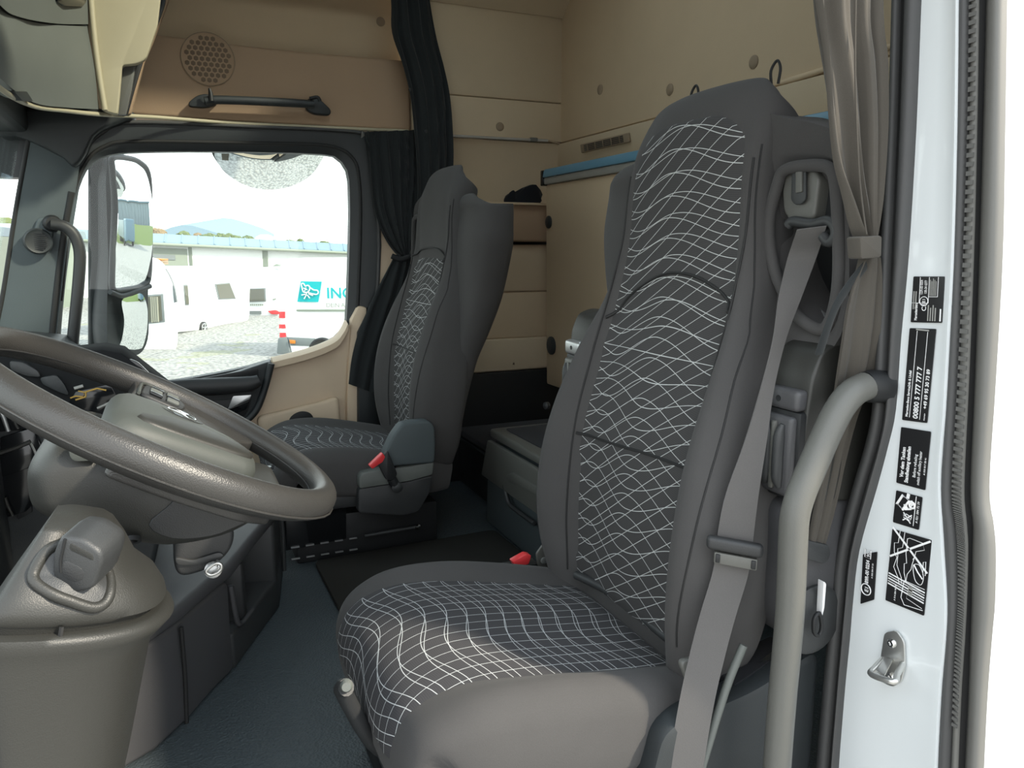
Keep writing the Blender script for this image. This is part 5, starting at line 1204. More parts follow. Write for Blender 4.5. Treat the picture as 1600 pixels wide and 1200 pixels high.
plate('side_insert', rounded([(2.632,0.0726,1.4613), (2.632,0.0332,1.4702), (2.632,0.0511,1.3918), (2.632,0.0719,1.32), (2.632,0.094,1.3185)], 0.004), (0.02, 0, 0), 'light_plastic', ol, bev=0.003)
plate('side_gap', [(2.66,0.0474,1.4729), (2.66,0.014,1.4832), (2.66,0.0447,1.3973), (2.66,0.0694,1.3226), (2.66,0.0849,1.3215)], (0.02, 0, 0), 'black', ol, bev=0.002)
plate('locker_end', [(2.69,-0.0416,1.7722), (2.69,-0.0911,1.7791), (2.69,-0.0692,1.6688), (2.69,-0.0181,1.5472), (2.69,0.011,1.4861), (2.69,0.0594,1.3314), (2.69,0.0857,1.3278), (2.69,-0.0037,1.5891)], (0.03, 0, 0), 'trim_tan', ol, bev=0.006)
plate('end_gap', [(2.655,-0.0489,1.7274), (2.655,-0.0769,1.7311), (2.655,-0.0571,1.6489), (2.655,-0.0272,1.5724), (2.655,-0.0211,1.5825)], (0.02, 0, 0), 'charcoal', ol, bev=0.002)
tube('lower_trim', [(1.85,0.3249,1.3015), (1.99,0.2893,1.2619), (2.26,0.2662,1.272), (2.46,0.2106,1.2948), (2.62,0.1337,1.3141), (2.78,-0.0019,1.3394), (2.838,-0.1755,1.3452), (2.846,-0.3604,1.3476), (2.846,-0.6009,1.3516), (2.846,-0.8548,1.3557)], 0.006, 'locker_beige', ol, sm=5, seg=10)
box('locker_body', (1.6, 0.34, 1.42), (2.75, 0.60, 1.95), 'visor_grey', ol, bev=0.01)

# A pillar fittings
tw = thing('pillar_tweeter', 'small round dark speaker on a bracket on the far windscreen pillar', 'speaker', (2.82, 0.35, 0.97))
plate('tweeter_bracket', rounded([(2.815,0.349,1.0224), (2.815,0.3211,1.0286), (2.815,0.3045,1.0211), (2.815,0.3133,0.9623), (2.815,0.3307,0.9229), (2.815,0.3765,0.9464)], 0.01), (0.03, 0, 0), 'pillar_grey', tw, bev=0.008, seg=3)
tc_ = (2.8,0.3502,0.9522)
lathe('tweeter_ring', tc_, (-1, -0.25, 0), [(0.040, -0.018), (0.040, 0.0), (0.036, 0.004), (0.031, 0.002), (0.01, 0.002)], 'charcoal', tw, seg=28)
for k in range(-4, 5):
    z = k * 0.006
    w_ = sqrt(max(0, 0.028 ** 2 - z * z))
    box('grille_rib', (-0.002, -w_, z - 0.0012), (0.001, w_, z + 0.0012), 'black', tw, bev=0, M=Matrix.Translation(Vector(tc_) + Vector((-0.003, 0, 0))))
gb = thing('pillar_grab_bar', 'slim black upright grab bar on the far windscreen pillar', 'handle', (2.80, 0.25, 0.8))
tube('grip_bar', [(2.79,0.3101,1.0047), (2.79,0.2796,0.9993), (2.79,0.2568,0.9819), (2.79,0.2437,0.9506), (2.79,0.2407,0.903), (2.79,0.2543,0.8073), (2.79,0.2718,0.7068), (2.79,0.2899,0.6013), (2.79,0.3002,0.5441)], 0.0175, 'dash_dark', gb, sm=5, seg=12)
lathe('bar_foot', (2.81,0.3087,1.0072), (-1, -0.3, 0), [(0.026, -0.02), (0.026, 0.0), (0.02, 0.008)], 'black', gb, seg=18)

# near curtain, grab handle, strap
nc = thing('near_curtain', 'brown grey curtain hanging inside the near door pillar, gathered by a band', 'curtain', (0.74, -0.83, 0.95))
sheet('curtain_cloth', [(0.715,-0.6802,1.2865), (0.715,-0.6874,1.2479), (0.715,-0.6979,1.1953), (0.715,-0.7136,1.1414), (0.715,-0.7279,1.0854), (0.715,-0.744,1.0349), (0.715,-0.7634,0.998), (0.715,-0.7822,0.96), (0.715,-0.7964,0.9398)], [(0.715,-0.7909,1.3038), (0.715,-0.7957,1.263), (0.715,-0.8027,1.193), (0.715,-0.813,1.1505), (0.715,-0.8249,1.0767), (0.715,-0.8306,1), (0.715,-0.8309,0.9685), (0.715,-0.8305,0.9527), (0.715,-0.8308,0.9399)], 3, 0.010, 'curtain_grey', nc, seed=11, k=40)
tube('curtain_hem', [(0.7035,-0.7435,1.2656), (0.7035,-0.7482,1.2119), (0.7035,-0.7531,1.1567), (0.7035,-0.7593,1.1074), (0.7035,-0.7686,1.0497), (0.7035,-0.7776,1.0053), (0.7035,-0.7881,0.9675), (0.7035,-0.7946,0.9475)], 0.0012, 'curtain_grey', nc, sm=5, seg=6)
plate('tie_band', rounded([(0.7,-0.7802,0.9442), (0.7,-0.8182,0.946), (0.7,-0.8202,0.9193), (0.7,-0.7853,0.9171)], 0.004), (0.022, 0, 0), 'curtain_grey', nc, bev=0.003)
sheet('curtain_tail', [(0.722,-0.8108,0.9191), (0.722,-0.801,0.8967), (0.722,-0.7897,0.8564), (0.726,-0.7902,0.8066), (0.742,-0.8035,0.7527), (0.757,-0.8126,0.6785), (0.758,-0.8039,0.6065), (0.758,-0.7922,0.5283)], [(0.722,-0.8437,0.919), (0.722,-0.8496,0.8877), (0.722,-0.8527,0.8208), (0.735,-0.8606,0.7585), (0.752,-0.8595,0.7022), (0.758,-0.8511,0.6376), (0.758,-0.8405,0.5736), (0.758,-0.8266,0.517)], 2, 0.005, 'curtain_grey', nc, seed=3, k=26)
tube('curtain_strap', [(0.722,-0.8176,0.9086), (0.722,-0.7954,0.8871), (0.722,-0.7738,0.8609), (0.725,-0.7627,0.8286), (0.735,-0.7629,0.797)], 0.010, 'curtain_dark', nc, sm=5, flat=0.003, up=(0.4, -0.8, -0.4))
plate('tail_clip', rounded([(0.752,-0.7715,0.5375), (0.752,-0.825,0.5195), (0.752,-0.8302,0.5034), (0.752,-0.8204,0.4917), (0.752,-0.7763,0.5088)], 0.006), (0.03, 0, 0), 'seat_plastic', nc, bev=0.005)
ng = thing('entry_grab_handle', 'thick grey bent grab handle rising beside the driver seat at the door opening', 'handle', (0.73, -0.77, 0.4))
tube('grip_tube', [(0.715,-0.8279,0.7527), (0.715,-0.8179,0.7501), (0.715,-0.8048,0.7451), (0.715,-0.7882,0.7312), (0.715,-0.7726,0.7089), (0.715,-0.7576,0.6807), (0.715,-0.7428,0.6509), (0.715,-0.7281,0.6202), (0.715,-0.7198,0.5903), (0.715,-0.7197,0.552), (0.715,-0.7212,0.5076), (0.715,-0.7224,0.4534), (0.715,-0.7209,0.3895), (0.715,-0.7189,0.331), (0.715,-0.7179,0.2285), (0.715,-0.7203,0.108)], 0.0186, 'light_plastic', ng, sm=5, seg=18)
lathe('handle_foot', (0.718,-0.8326,0.7519), (0.1, 1, 0.1), [(0.022, -0.03), (0.022, -0.006), (0.0185, 0.004)], 'black', ng, seg=18)
plate('pillar_pocket', rounded([(0.775,-0.7958,0.4889), (0.775,-0.8457,0.4763), (0.775,-0.8479,0.4001), (0.775,-0.8348,0.3522), (0.775,-0.7945,0.3612)], 0.02), (0.03, 0, 0), 'dash_dark', ng, bev=0.008)
plate('door_strap_clip', rounded([(0.742,-0.8082,0.4731), (0.742,-0.8135,0.4684), (0.742,-0.8133,0.432), (0.742,-0.8099,0.4172)], 0.003), (0.01, 0, 0), 'sticker_white', jb, bev=0.002)
tube('wire_loop', [(0.744,-0.8064,0.4248), (0.744,-0.7976,0.4169), (0.744,-0.7994,0.3972), (0.744,-0.8095,0.3911), (0.744,-0.8132,0.404)], 0.003, 'black', jb, sm=4, closed=True, seg=8)

# ------------------------------------------------------------------ stickers on the jamb
def sticker(label, c, group=None):
    c = [Vector(p) for p in c]
    t_ = plate('sticker', c, (0, 0.0006, 0), 'sticker_black', None, bev=0, smooth=False) if False else None
    o = thing('sticker', label, 'sticker', c[3])
    plate('sticker_sheet', rounded(c, 0.0015, 3), (0, 0.0008, 0), 'sticker_black', o, bev=0)
    x = (c[1] - c[2]); y = (c[3] - c[2])
    L_, H_ = x.length, y.length
    xh = x.normalized(); yh = (y - xh * y.dot(xh)).normalized()
    org = c[2] + Vector((0, 0.0009, 0))
    def put(s, fx, fy, fs, mat='sticker_white', sx=1.0, align='LEFT', bold=0.0, name='lettering'):
        return text(name, s, H_ * fs, frame(org + xh * (L_ * fx) + yh * (H_ * fy), xh, yh), mat, o, ext=0.0002, align=align, sx=sx, bold=bold)
    def bar(fx0, fy0, fx1, fy1, w=0.02, mat='sticker_white', name='printed_line'):
        a = org + xh * (L_ * fx0) + yh * (H_ * fy0); b = org + xh * (L_ * fx1) + yh * (H_ * fy1)
        d = (b - a).normalized(); n_ = Vector((0, 1, 0)).cross(d) * (w * H_ / 2)
        return plate(name, [a + n_, b + n_, b - n_, a - n_], (0, 0.0004, 0), mat, o, bev=0)
    def poly(pts, w=0.015, closed=False, mat='sticker_white', name='printed_line', sm=1):
        P = [org + xh * (L_ * a) + yh * (H_ * b) + Vector((0, 0.0002, 0)) for a, b in pts]
        return tube(name, P, w * H_ / 2, mat, o, sm=sm, closed=closed, seg=6)
    def ring(fx, fy, fr, w=0.03):
        c_ = org + xh * (L_ * fx) + yh * (H_ * fy) + Vector((0, 0.0002, 0))
        return tube('printed_ring', [c_ + (xh * cos(k * pi / 12) + yh * sin(k * pi / 12)) * (H_ * fr) for k in range(24)], w * H_ / 2, 'sticker_white', o, sm=1, closed=True, seg=6)
    return o, put, bar, poly, ring
o, put, bar, poly, ring = sticker('black type plate sticker with CE mark and approval numbers, topmost on the white door jamb', [(0.6866,-0.8635,0.8953), (0.6438,-0.8635,0.8967), (0.6413,-0.8635,0.8405), (0.6848,-0.8635,0.8376)])
put('Mercedes-Benz', 0.03, 0.80, 0.12, sx=0.68, bold=0.0001); put('CE', 0.24, 0.52, 0.20); ring(0.46, 0.60, 0.13, 0.02); put('E1', 0.425, 0.56, 0.13)
put('122R-00 0004', 0.60, 0.66, 0.12, sx=0.62); put('10R-04 6377', 0.62, 0.52, 0.12, sx=0.62)
bar(0.42, 0.75, 0.99, 0.75, 0.012); bar(0.42, 0.46, 0.99, 0.46, 0.012); bar(0.56, 0.18, 0.99, 0.18, 0.012); bar(0.56, 0.18, 0.56, 0.46, 0.012); bar(0.42, 0.46, 0.42, 0.98, 0.012)
for k in range(5): bar(0.58, 0.24 + 0.045 * k, 0.90 + 0.03 * (k % 3), 0.24 + 0.045 * k, 0.018, 'sticker_grey')
for k in range(4): bar(0.03, 0.22 + 0.075 * k, 0.32 + 0.06 * (k % 2), 0.22 + 0.075 * k, 0.03, 'sticker_grey')
for k in range(2): bar(0.28, 0.86 + 0.07 * k, 0.68, 0.86 + 0.07 * k, 0.03, 'sticker_grey')
bar(0.03, 0.06, 0.30, 0.06, 0.04, 'sticker_white')
o, put, bar, poly, ring = sticker('tall black sticker with service phone numbers in white, second from top on the jamb', [(0.6854,-0.8635,0.8301), (0.6486,-0.8635,0.8324), (0.6485,-0.8635,0.7135), (0.6845,-0.8635,0.7102)])
put('Mercedes-Benz Service24h & Unfall', 0.02, 0.78, 0.135, sx=0.86, bold=0.0001); bar(0.02, 0.70, 0.96, 0.70, 0.014); put('00800 5 777 777 7', 0.02, 0.38, 0.27, sx=0.90, bold=0.0002); bar(0.02, 0.29, 0.96, 0.29, 0.014)
put('Alternativ', 0.02, 0.10, 0.07, sx=0.9); put('+49 69 95 30 73 89', 0.145, 0.07, 0.185, sx=0.95, bold=0.0001); bar(0.975, 0.25, 0.975, 0.75, 0.05, 'sticker_grey')
o, put, bar, poly, ring = sticker('black sticker reading Vor dem Tanken Standheizung abstellen, in white letters', [(0.6849,-0.8635,0.7007), (0.6421,-0.8635,0.7037), (0.6422,-0.8635,0.6272), (0.6847,-0.8635,0.6253)])
put('Vor dem Tanken', 0.10, 0.78, 0.17, bold=0.0002, sx=0.82); put('Standheizung abstellen', 0.03, 0.60, 0.17, bold=0.0002, sx=0.74); put('Before refueling', 0.16, 0.36, 0.14, sx=0.80); put('switch off auxiliary heater', 0.05, 0.21, 0.14, sx=0.72); put('A 000 817 50 41', 0.25, 0.05, 0.08)
o, put, bar, poly, ring = sticker('small square black sticker with white can and crossed-out flask pictograms', [(0.6836,-0.8635,0.615), (0.6451,-0.8635,0.617), (0.6457,-0.8635,0.5729), (0.6845,-0.8635,0.5707)])
poly([(0.55, 0.90), (0.86, 0.72), (0.78, 0.44), (0.44, 0.66)], 0.10, True); bar(0.58, 0.50, 0.76, 0.30, 0.16); bar(0.52, 0.62, 0.60, 0.36, 0.20); ring(0.66, 0.33, 0.10, 0.07); bar(0.82, 0.52, 0.97, 0.50, 0.11)
bar(0.12, 0.62, 0.36, 0.30, 0.04); bar(0.10, 0.32, 0.36, 0.62, 0.04); poly([(0.14, 0.34), (0.22, 0.60), (0.34, 0.52), (0.30, 0.30)], 0.03, True); poly([(0.16, 0.44), (0.24, 0.30), (0.28, 0.62)], 0.02); bar(0.06, 0.21, 0.97, 0.21, 0.02); put('A 021 584 72 39', 0.18, 0.07, 0.11)
o, put, bar, poly, ring = sticker('largest black sticker with crossed-out line drawing of tool and pipes, lowest in the row', [(0.6842,-0.8635,0.5614), (0.6263,-0.8635,0.566), (0.6268,-0.8635,0.4631), (0.6851,-0.8635,0.4591)])
bar(0.98, 0.98, 0.56, 0.02, 0.045, name='cross_bar'); bar(0.58, 0.98, 0.98, 0.02, 0.045, name='cross_bar')
poly([(0.97, 0.78), (0.80, 0.80), (0.78, 0.90), (0.66, 0.88), (0.60, 0.80), (0.46, 0.86), (0.34, 0.72), (0.26, 0.68)], 0.012); poly([(0.97, 0.66), (0.76, 0.68), (0.72, 0.80), (0.62, 0.78), (0.50, 0.78), (0.36, 0.64), (0.28, 0.62)], 0.012)
poly([(0.90, 0.58), (0.92, 0.52), (0.92, 0.20), (0.84, 0.14), (0.78, 0.34), (0.70, 0.36), (0.66, 0.40)], 0.014); poly([(0.90, 0.58), (0.70, 0.58), (0.58, 0.54), (0.56, 0.60), (0.44, 0.58), (0.34, 0.52)], 0.014); poly([(0.70, 0.36), (0.60, 0.40), (0.52, 0.42), (0.44, 0.50), (0.32, 0.52)], 0.014)
poly([(0.60, 0.36), (0.62, 0.22), (0.50, 0.10), (0.38, 0.14), (0.40, 0.28), (0.52, 0.36)], 0.014, True, sm=4); poly([(0.60, 0.36), (0.52, 0.24), (0.50, 0.20), (0.46, 0.12)], 0.03); poly([(0.68, 0.14), (0.52, 0.12), (0.52, 0.06), (0.70, 0.08)], 0.014, True)
for k in range(5): bar(0.16 + 0.035 * k, 0.03, 0.155 + 0.035 * k + 0.055, 0.97, 0.016 if k % 2 else 0.03)
poly([(0.34, 0.04), (0.34, 0.56), (0.10, 0.60), (0.02, 0.50), (0.06, 0.04)], 0.016); poly([(0.30, 0.06), (0.28, 0.44), (0.12, 0.46), (0.08, 0.06)], 0.012)
bar(0.18, 0.38, 0.30, 0.38, 0.10, 'sticker_grey', 'printed_clamp'); put('A 014 584 96 39', 0.015, 0.74, 0.055)
# rotate this number to run across the sheet
o, put, bar, poly, ring = sticker('narrow black approval sticker with circled E1 beside the inner door seal', [(0.7271,-0.8635,0.5091), (0.7047,-0.8635,0.5212), (0.7032,-0.8635,0.4517), (0.7244,-0.8635,0.4361)])
ring(0.14, 0.52, 0.30, 0.06); put('E1', 0.09, 0.38, 0.32, bold=0.0001); put('89R-00 0254', 0.27, 0.42, 0.30, sx=0.82, bold=0.0002); poly([(0.80, 0.36), (0.97, 0.36), (0.97, 0.72), (0.80, 0.72)], 0.05, True); put('90', 0.82, 0.42, 0.28, sx=0.9); put('A 000 584 77 39', 0.42, 0.16, 0.12)

# door striker
sk = thing('door_striker', 'bright metal door striker loop with two screws on the white jamb', 'striker', (0.6628,-0.86,0.3889))
plate('striker_plate', rounded([(0.6798,-0.8625,0.4146), (0.6627,-0.8625,0.4265), (0.6489,-0.8625,0.4167), (0.6445,-0.8625,0.384), (0.6478,-0.8625,0.3581), (0.6604,-0.8625,0.3444), (0.6789,-0.8625,0.3428), (0.683,-0.8625,0.3636)], 0.006), (0, 0.003, 0), 'steel', sk, bev=0.0008)
for q in [(0.6667,-0.859,0.4058), (0.663,-0.859,0.3581)]:
    s_ = lathe('screw', q, (0, 1, 0), [(0.0062, -0.001), (0.0062, 0.0012), (0.0045, 0.0028), (0.0026, 0.0028), (0.0022, 0.0012)], 'chrome', sk, seg=14)
st0 = [(0.6772,-0.859,0.377), (0.6477,-0.859,0.385)]
a_, b_ = Vector(st0[0]), Vector(st0[1])
fw = Vector((-0.02, 0.040, -0.004))
tube('striker_loop', [a_, a_ + fw * 0.6 + Vector((0.004, 0, 0)), a_ + fw + Vector((0.004, 0, 0)), b_ + fw, b_ + fw * 0.6, b_], 0.0042, 'steel', sk, sm=5, seg=10)
plate('striker_tongue', [a_ + Vector((-0.002, 0, 0.002)), a_ + fw * 0.8, (a_ + b_) / 2 + fw * 0.9, (a_ + b_) / 2], (0, 0, 0.003), 'steel', sk, bev=0.0005)

# ------------------------------------------------------------------ mirrors outside the far door
def dome(name, P, nrm, R, mat, parent, th=0.006, **kw):
    """convex mirror glass over a closed outline"""
    P = [Vector(p) for p in P]
    nrm = Vector(nrm).normalized()
    c = sum(P, Vector()) / len(P)
    rm = max((p - c).length for p in P)
    rings = [[p - nrm * th for p in P]]
    for s in (1.0, 0.86, 0.72, 0.58, 0.44, 0.3, 0.16, 0.04):
        rings.append([c + (p - c) * s + nrm * ((rm * rm - ((p - c).length * s) ** 2) / (2 * R) - (rm * rm - (p - c).length ** 2) / (2 * R) * 0) for p in P])
    return loft(name, rings, mat, parent, sharp=30, **kw)
sm1 = thing('side_mirror', 'tall twin side mirror in dark housing outside the passenger window', 'mirror', (3.2, 0.1, 0.9))
N1 = (-0.55, -0.835, -0.02)
g1 = catmull([(3.1126,0.143,1.2418), (3.1884,0.0929,1.2496), (3.2365,0.0614,1.2422), (3.275,0.0368,1.2076), (3.276,0.0389,1.0929), (3.254,0.0594,0.8424), (3.2214,0.082,0.7959), (3.1522,0.1279,0.7835), (3.082,0.1741,0.7855), (3.0785,0.1748,0.8486), (3.1071,0.1508,1.0665), (3.1086,0.1468,1.1914)], 4, True)
dome('main_glass', g1, N1, 1.6, 'mirror_glass', sm1)
tube('glass_rim', [p + Vector(N1).normalized() * 0.005 for p in g1], 0.011, 'charcoal', sm1, sm=1, closed=True, seg=8)
N2 = (-0.60, -0.76, -0.20)
g2 = catmull([(3.1155,0.1503,0.7444), (3.1524,0.1171,0.7599), (3.1906,0.0858,0.7642), (3.2165,0.0765,0.7218), (3.2302,0.0812,0.6628), (3.2408,0.091,0.5938), (3.2371,0.1053,0.5506), (3.1832,0.1469,0.5544), (3.1403,0.1783,0.5636), (3.1391,0.1688,0.6034), (3.1311,0.1566,0.6739)], 4, True)
dome('wide_glass', g2, N2, 0.45, 'mirror_glass', sm1)
hs = catmull([(3.1245,0.1513,1.2448), (3.2128,0.0927,1.2633), (3.274,0.0525,1.2578), (3.3129,0.0279,1.2182), (3.3135,0.0304,1.0949), (3.2904,0.0521,0.8292), (3.2798,0.0614,0.7319), (3.2739,0.0682,0.6091), (3.2464,0.0877,0.551), (3.1997,0.1189,0.5314), (3.1267,0.1667,0.5434), (3.0809,0.1966,0.5555), (3.0794,0.1946,0.6797), (3.1029,0.1737,0.9041)], 3, True)
cH = sum(hs, Vector()) / len(hs)
loft('mirror_housing', [[cH + (p - cH) * s + Vector((0.62, 0.78, 0)) * d for p in hs] for s, d in ((1.0, 0.008), (1.0, 0.04), (0.92, 0.08), (0.7, 0.105), (0.3, 0.115))], 'charcoal', sm1, sharp=60)
plate('mirror_arm', rounded([(3.14,0.2154,1.2736), (3.14,0.1456,1.2771), (3.14,0.2057,0.5345), (3.14,0.2775,0.5386)], 0.02), (0.05, 0, 0), 'charcoal', sm1, bev=0.012, seg=3)
tube('glass_divider', [(3.0526,0.1809,0.7804), (3.1029,0.1483,0.7634), (3.17,0.1037,0.7751), (3.2412,0.0565,0.7898)], 0.010, 'charcoal', sm1, sm=4, seg=8)
tube('mirror_bracket', [(3.16, 0.20, 1.24), (3.06, 0.30, 1.27), (2.94, 0.36, 1.27)], 0.02, 'charcoal', sm1, sm=3)
rm_ = thing('kerb_mirror', 'rounded kerb mirror hanging outside above the passenger window', 'mirror', (3.2, -0.4, 1.25))
N3 = (-0.62, -0.05, -0.78)
g3 = catmull([(3.147,-0.2108,1.2959), (3.1292,-0.3927,1.3217), (3.1528,-0.5926,1.3158), (3.2069,-0.5932,1.2728), (3.2562,-0.5519,1.2309), (3.2855,-0.4845,1.2033), (3.2943,-0.4054,1.1913), (3.2832,-0.3313,1.1954), (3.2505,-0.2632,1.217), (3.2091,-0.2183,1.247)], 4, True)
dome('kerb_glass', g3, N3, 0.5, 'mirror_glass', rm_)
c3 = sum(g3, Vector()) / len(g3)
loft('kerb_housing', [[c3 + (p - c3) * s + Vector((0.62, 0.05, 0.78)) * d for p in g3] for s, d in ((1.03, 0.002), (1.04, 0.015), (0.9, 0.035), (0.5, 0.045), (0.1, 0.048))], 'charcoal', rm_, sharp=60)
tube('mirror_bracket', [(3.20, -0.42, 1.30), (3.10, -0.42, 1.42), (2.96, -0.42, 1.44)], 0.02, 'charcoal', rm_, sm=3)
plate('housing_label', [(3.1,-0.2197,1.2729), (3.1,-0.2464,1.2742), (3.1,-0.2426,1.249), (3.1,-0.2205,1.2503)], (0.004, 0, 0), 'sticker_grey', rm_, bev=0)

# ------------------------------------------------------------------ yard outside
GZ = -1.9
n = 40
V, F = [], []
for i in range(n + 1):
    for j in range(n + 1):
        V.append((-40 + 380 * i / n, -190 + 380 * j / n, GZ))
F = grid_faces(n + 1, n + 1, False)
mesh('ground', V, F, 'gravel', kind='structure')
FW = Vector((0.9128, -0.4083, 0)); RT = Vector((-0.4083, -0.9128, 0))
def ext(name, pts, depth, mat, parent=None, bev=0.03, **kw):
    return plate(name, pts, FW * depth, mat, parent, bev=bev, **kw)
def glassed(parent, name, pts, fw=None):
    fw = fw or FW
    f = plate(name, [Vector(p) - fw * 0.03 for p in pts], fw * 0.05, 'van_grey', parent, bev=0.01)
    c = sum([Vector(p) for p in pts], Vector()) / len(pts)
    plate('pane', [c + (Vector(p) - c) * 0.88 - fw * 0.04 for p in pts], fw * 0.012, 'caravan_glass', f, bev=0)
    return f
van = thing('panel_van', 'white panel van with turquoise logo and red striped rear corner', 'van', (20.9683,-2.8394,-1.8181))
ext('van_body', rounded([(21.0082,-2.7502,0.5416), (20.944,-2.8937,0.6736), (19.4848,-6.1559,0.7066), (19.4772,-6.1728,-1.7493), (21.0504,-2.6559,-1.7493)], 0.2), 2.0, 'van_white', van, bev=0.06)
ext('rear_bumper', rounded([(21.0086,-2.6025,-1.3998), (20.9041,-2.8361,-1.3658), (20.8719,-2.9079,-1.8271), (21.0317,-2.5508,-1.8271)], 0.05), 1.9, 'van_grey', van, bev=0.03)
ext('side_sill', [(20.9044,-2.8353,-1.3828), (20.6075,-3.4991,-1.4168), (20.6528,-3.3977,-1.6216), (20.8743,-2.9025,-1.6045)], 0.05, 'van_grey', van, bev=0.01)
ext('side_skirt', [(20.895,-2.9054,-1.607), (20.6729,-3.4018,-1.607), (20.7188,-3.2993,-1.8298), (20.8856,-2.9263,-1.8298)], 0.05, 'van_white', van, bev=0.01)
ext('marker_lamp', [(20.8438,-2.8729,-1.4462), (20.7819,-3.0112,-1.4632), (20.7836,-3.0073,-1.5484), (20.839,-2.8837,-1.5484)], 0.04, 'orange', van, bev=0.005)
for q in ([(21.0005,-2.6694,-0.7074), (20.9385,-2.808,-0.7074), (20.9421,-2.8001,-0.8761), (21.0042,-2.6613,-0.8761)], [(21.0078,-2.6532,-1.0452), (20.9456,-2.7921,-1.0452), (20.9409,-2.8028,-1.147), (21.01,-2.6483,-1.147)], [(21.0056,-2.658,-1.2659), (20.9433,-2.7972,-1.2659), (20.9389,-2.8072,-1.3851), (21.0082,-2.6523,-1.3851)]):
    ext('warning_stripe', q, 0.03, 'red', van, bev=0)
ext('side_moulding', [(20.7929,-3.0846,-0.6469), (19.5759,-5.8053,-0.6469), (19.5764,-5.8042,-0.6974), (20.7939,-3.0824,-0.6974)], 0.05, 'hall_trim', van, bev=0.01)
wc = (20.6784,-3.7323,-1.7625)
lathe('wheel', Vector(wc) - FW * 0.16, -FW, [(0.37, -0.2), (0.37, 0.0), (0.33, 0.04), (0.22, 0.02), (0.19, 0.0), (0.05, 0.03)], 'black', van, seg=28)
arc = [(506 + 20 * cos(a), 548 - 20 * sin(a)) for a in ()]
ext('wheel_arch', catmull([(20.6787,-3.4133,-1.7453), (20.6547,-3.467,-1.5741), (20.604,-3.5804,-1.4544), (20.5407,-3.7218,-1.4033), (20.4792,-3.8594,-1.4544), (20.4326,-3.9635,-1.5741), (20.4146,-4.0038,-1.7453)], 4), 0.03, 'black', van, bev=0)
lg = ext('logo_panel', [(20.7407,-3.2259,0.0877), (20.5186,-3.7222,0.0794), (20.5658,-3.6167,-0.4546), (20.7888,-3.1181,-0.4462)], 0.03, 'teal', van, bev=0)
def wl_(pts, r, closed=False, sm=4):
    return tube('logo_line', pts, r, 'sticker_white', lg, sm=sm, closed=closed, seg=6)
wl_([(20.7046,-3.2331,0.0143), (20.6838,-3.2796,0.0309), (20.6645,-3.3226,-0.0356), (20.6369,-3.3844,-0.019), (20.6173,-3.4281,-0.0688), (20.6257,-3.4094,-0.152), (20.654,-3.3461,-0.202), (20.6879,-3.2703,-0.1853), (20.6997,-3.244,-0.0855)], 0.016, True)
wl_([(20.6173,-3.4281,-0.0688), (20.5775,-3.5171,-0.1354), (20.5368,-3.6081,-0.152), (20.5312,-3.6208,-0.2187), (20.5523,-3.5735,-0.252), (20.5999,-3.4671,-0.2353), (20.6403,-3.3767,-0.202)], 0.016)
wl_([(20.654,-3.3461,-0.202), (20.6625,-3.3272,-0.2854), (20.6846,-3.2777,-0.3689)], 0.014); wl_([(20.6687,-3.3133,-0.252), (20.7101,-3.2208,-0.2687)], 0.014); wl_([(20.6484,-3.3585,-0.2687), (20.6226,-3.4163,-0.3522)], 0.014); wl_([(20.6341,-3.3906,-0.2353), (20.5871,-3.4956,-0.2854)], 0.014); wl_([(20.686,-3.2746,-0.0855), (20.6459,-3.3642,-0.1354)], 0.012, sm=1); wl_([(20.6583,-3.3364,-0.0688), (20.6739,-3.3016,-0.1687)], 0.012, sm=1)
text('lettering', 'ING', 0.40, frame((20.4647,-3.8183,-0.3535), RT, (0, 0, 1)), 'teal', van, ext=0.004, bold=0.006)
text('lettering', 'DEIN AU', 0.155, frame((20.4722,-3.8016,-0.5881), RT, (0, 0, 1)), 'hall_trim', van, ext=0.004)

def caravan(label, body, D0, mats='van_white', depth=2.2, fw=None):
    c = thing('caravan', label, 'caravan', body[0], group=None)
    plate('caravan_body', rounded(body, 0.25), (fw or FW) * depth, mats, c, bev=0.08, seg=3)
    return c
c1 = caravan('white caravan with large curtained window, nearest, half hidden by the side mirror', [(24.6595,1.7388,0.637), (23.9987,0.2616,0.6901), (23.8743,-0.0164,0.4597), (23.811,-0.158,-0.0931), (23.7738,-0.2412,-0.7956), (23.786,-0.2138,-1.4328), (23.8077,-0.1654,-1.892), (23.9286,0.1048,-2.169), (24.0776,0.4379,-2.373), (24.783,2.0149,-2.5777)], 21.8, depth=1.5, fw=Vector((1, -0.012, 0)).normalized())
f = glassed(c1, 'side_window', [(24.3301,1.0024,-0.3984), (23.9216,0.0894,-0.3264), (23.925,0.0969,-1.1225), (24.3596,1.0685,-1.2319)])
for k in range(4):
    tube('window_curtain', [Vector(p) for p in [(23.9986,0.4084,-0.4127), (24.0032,0.4187,-0.7728), (24.0079,0.4291,-1.135)]] if k == 0 else [Vector(p) + RT * (0.055 * k) for p in [(23.9986,0.4084,-0.4127), (24.0032,0.4187,-0.7728), (24.0073,0.4277,-1.1169)]], 0.03, 'curtain_pale', f, sm=2, seg=8)
tube('front_seam', [(23.826,-0.0264,0.3719), (23.7815,-0.126,0.1586), (23.7464,-0.2045,-0.127), (23.7303,-0.2404,-0.5578)], 0.02, 'van_grey', c1, sm=5, seg=8)
ext('front_window', [(23.7782,-0.1577,-0.0917), (23.7494,-0.2223,-0.1096), (23.7338,-0.257,-0.5585), (23.7713,-0.1733,-0.5765)], 0.03, 'van_grey', c1, bev=0.005)
ext('marker_lamp', [(23.8858,0.0827,-2.0909), (23.8479,-0.0021,-2.0724), (23.8496,0.0018,-2.1278), (23.8801,0.0699,-2.1463)], 0.03, 'orange', c1, bev=0.005)
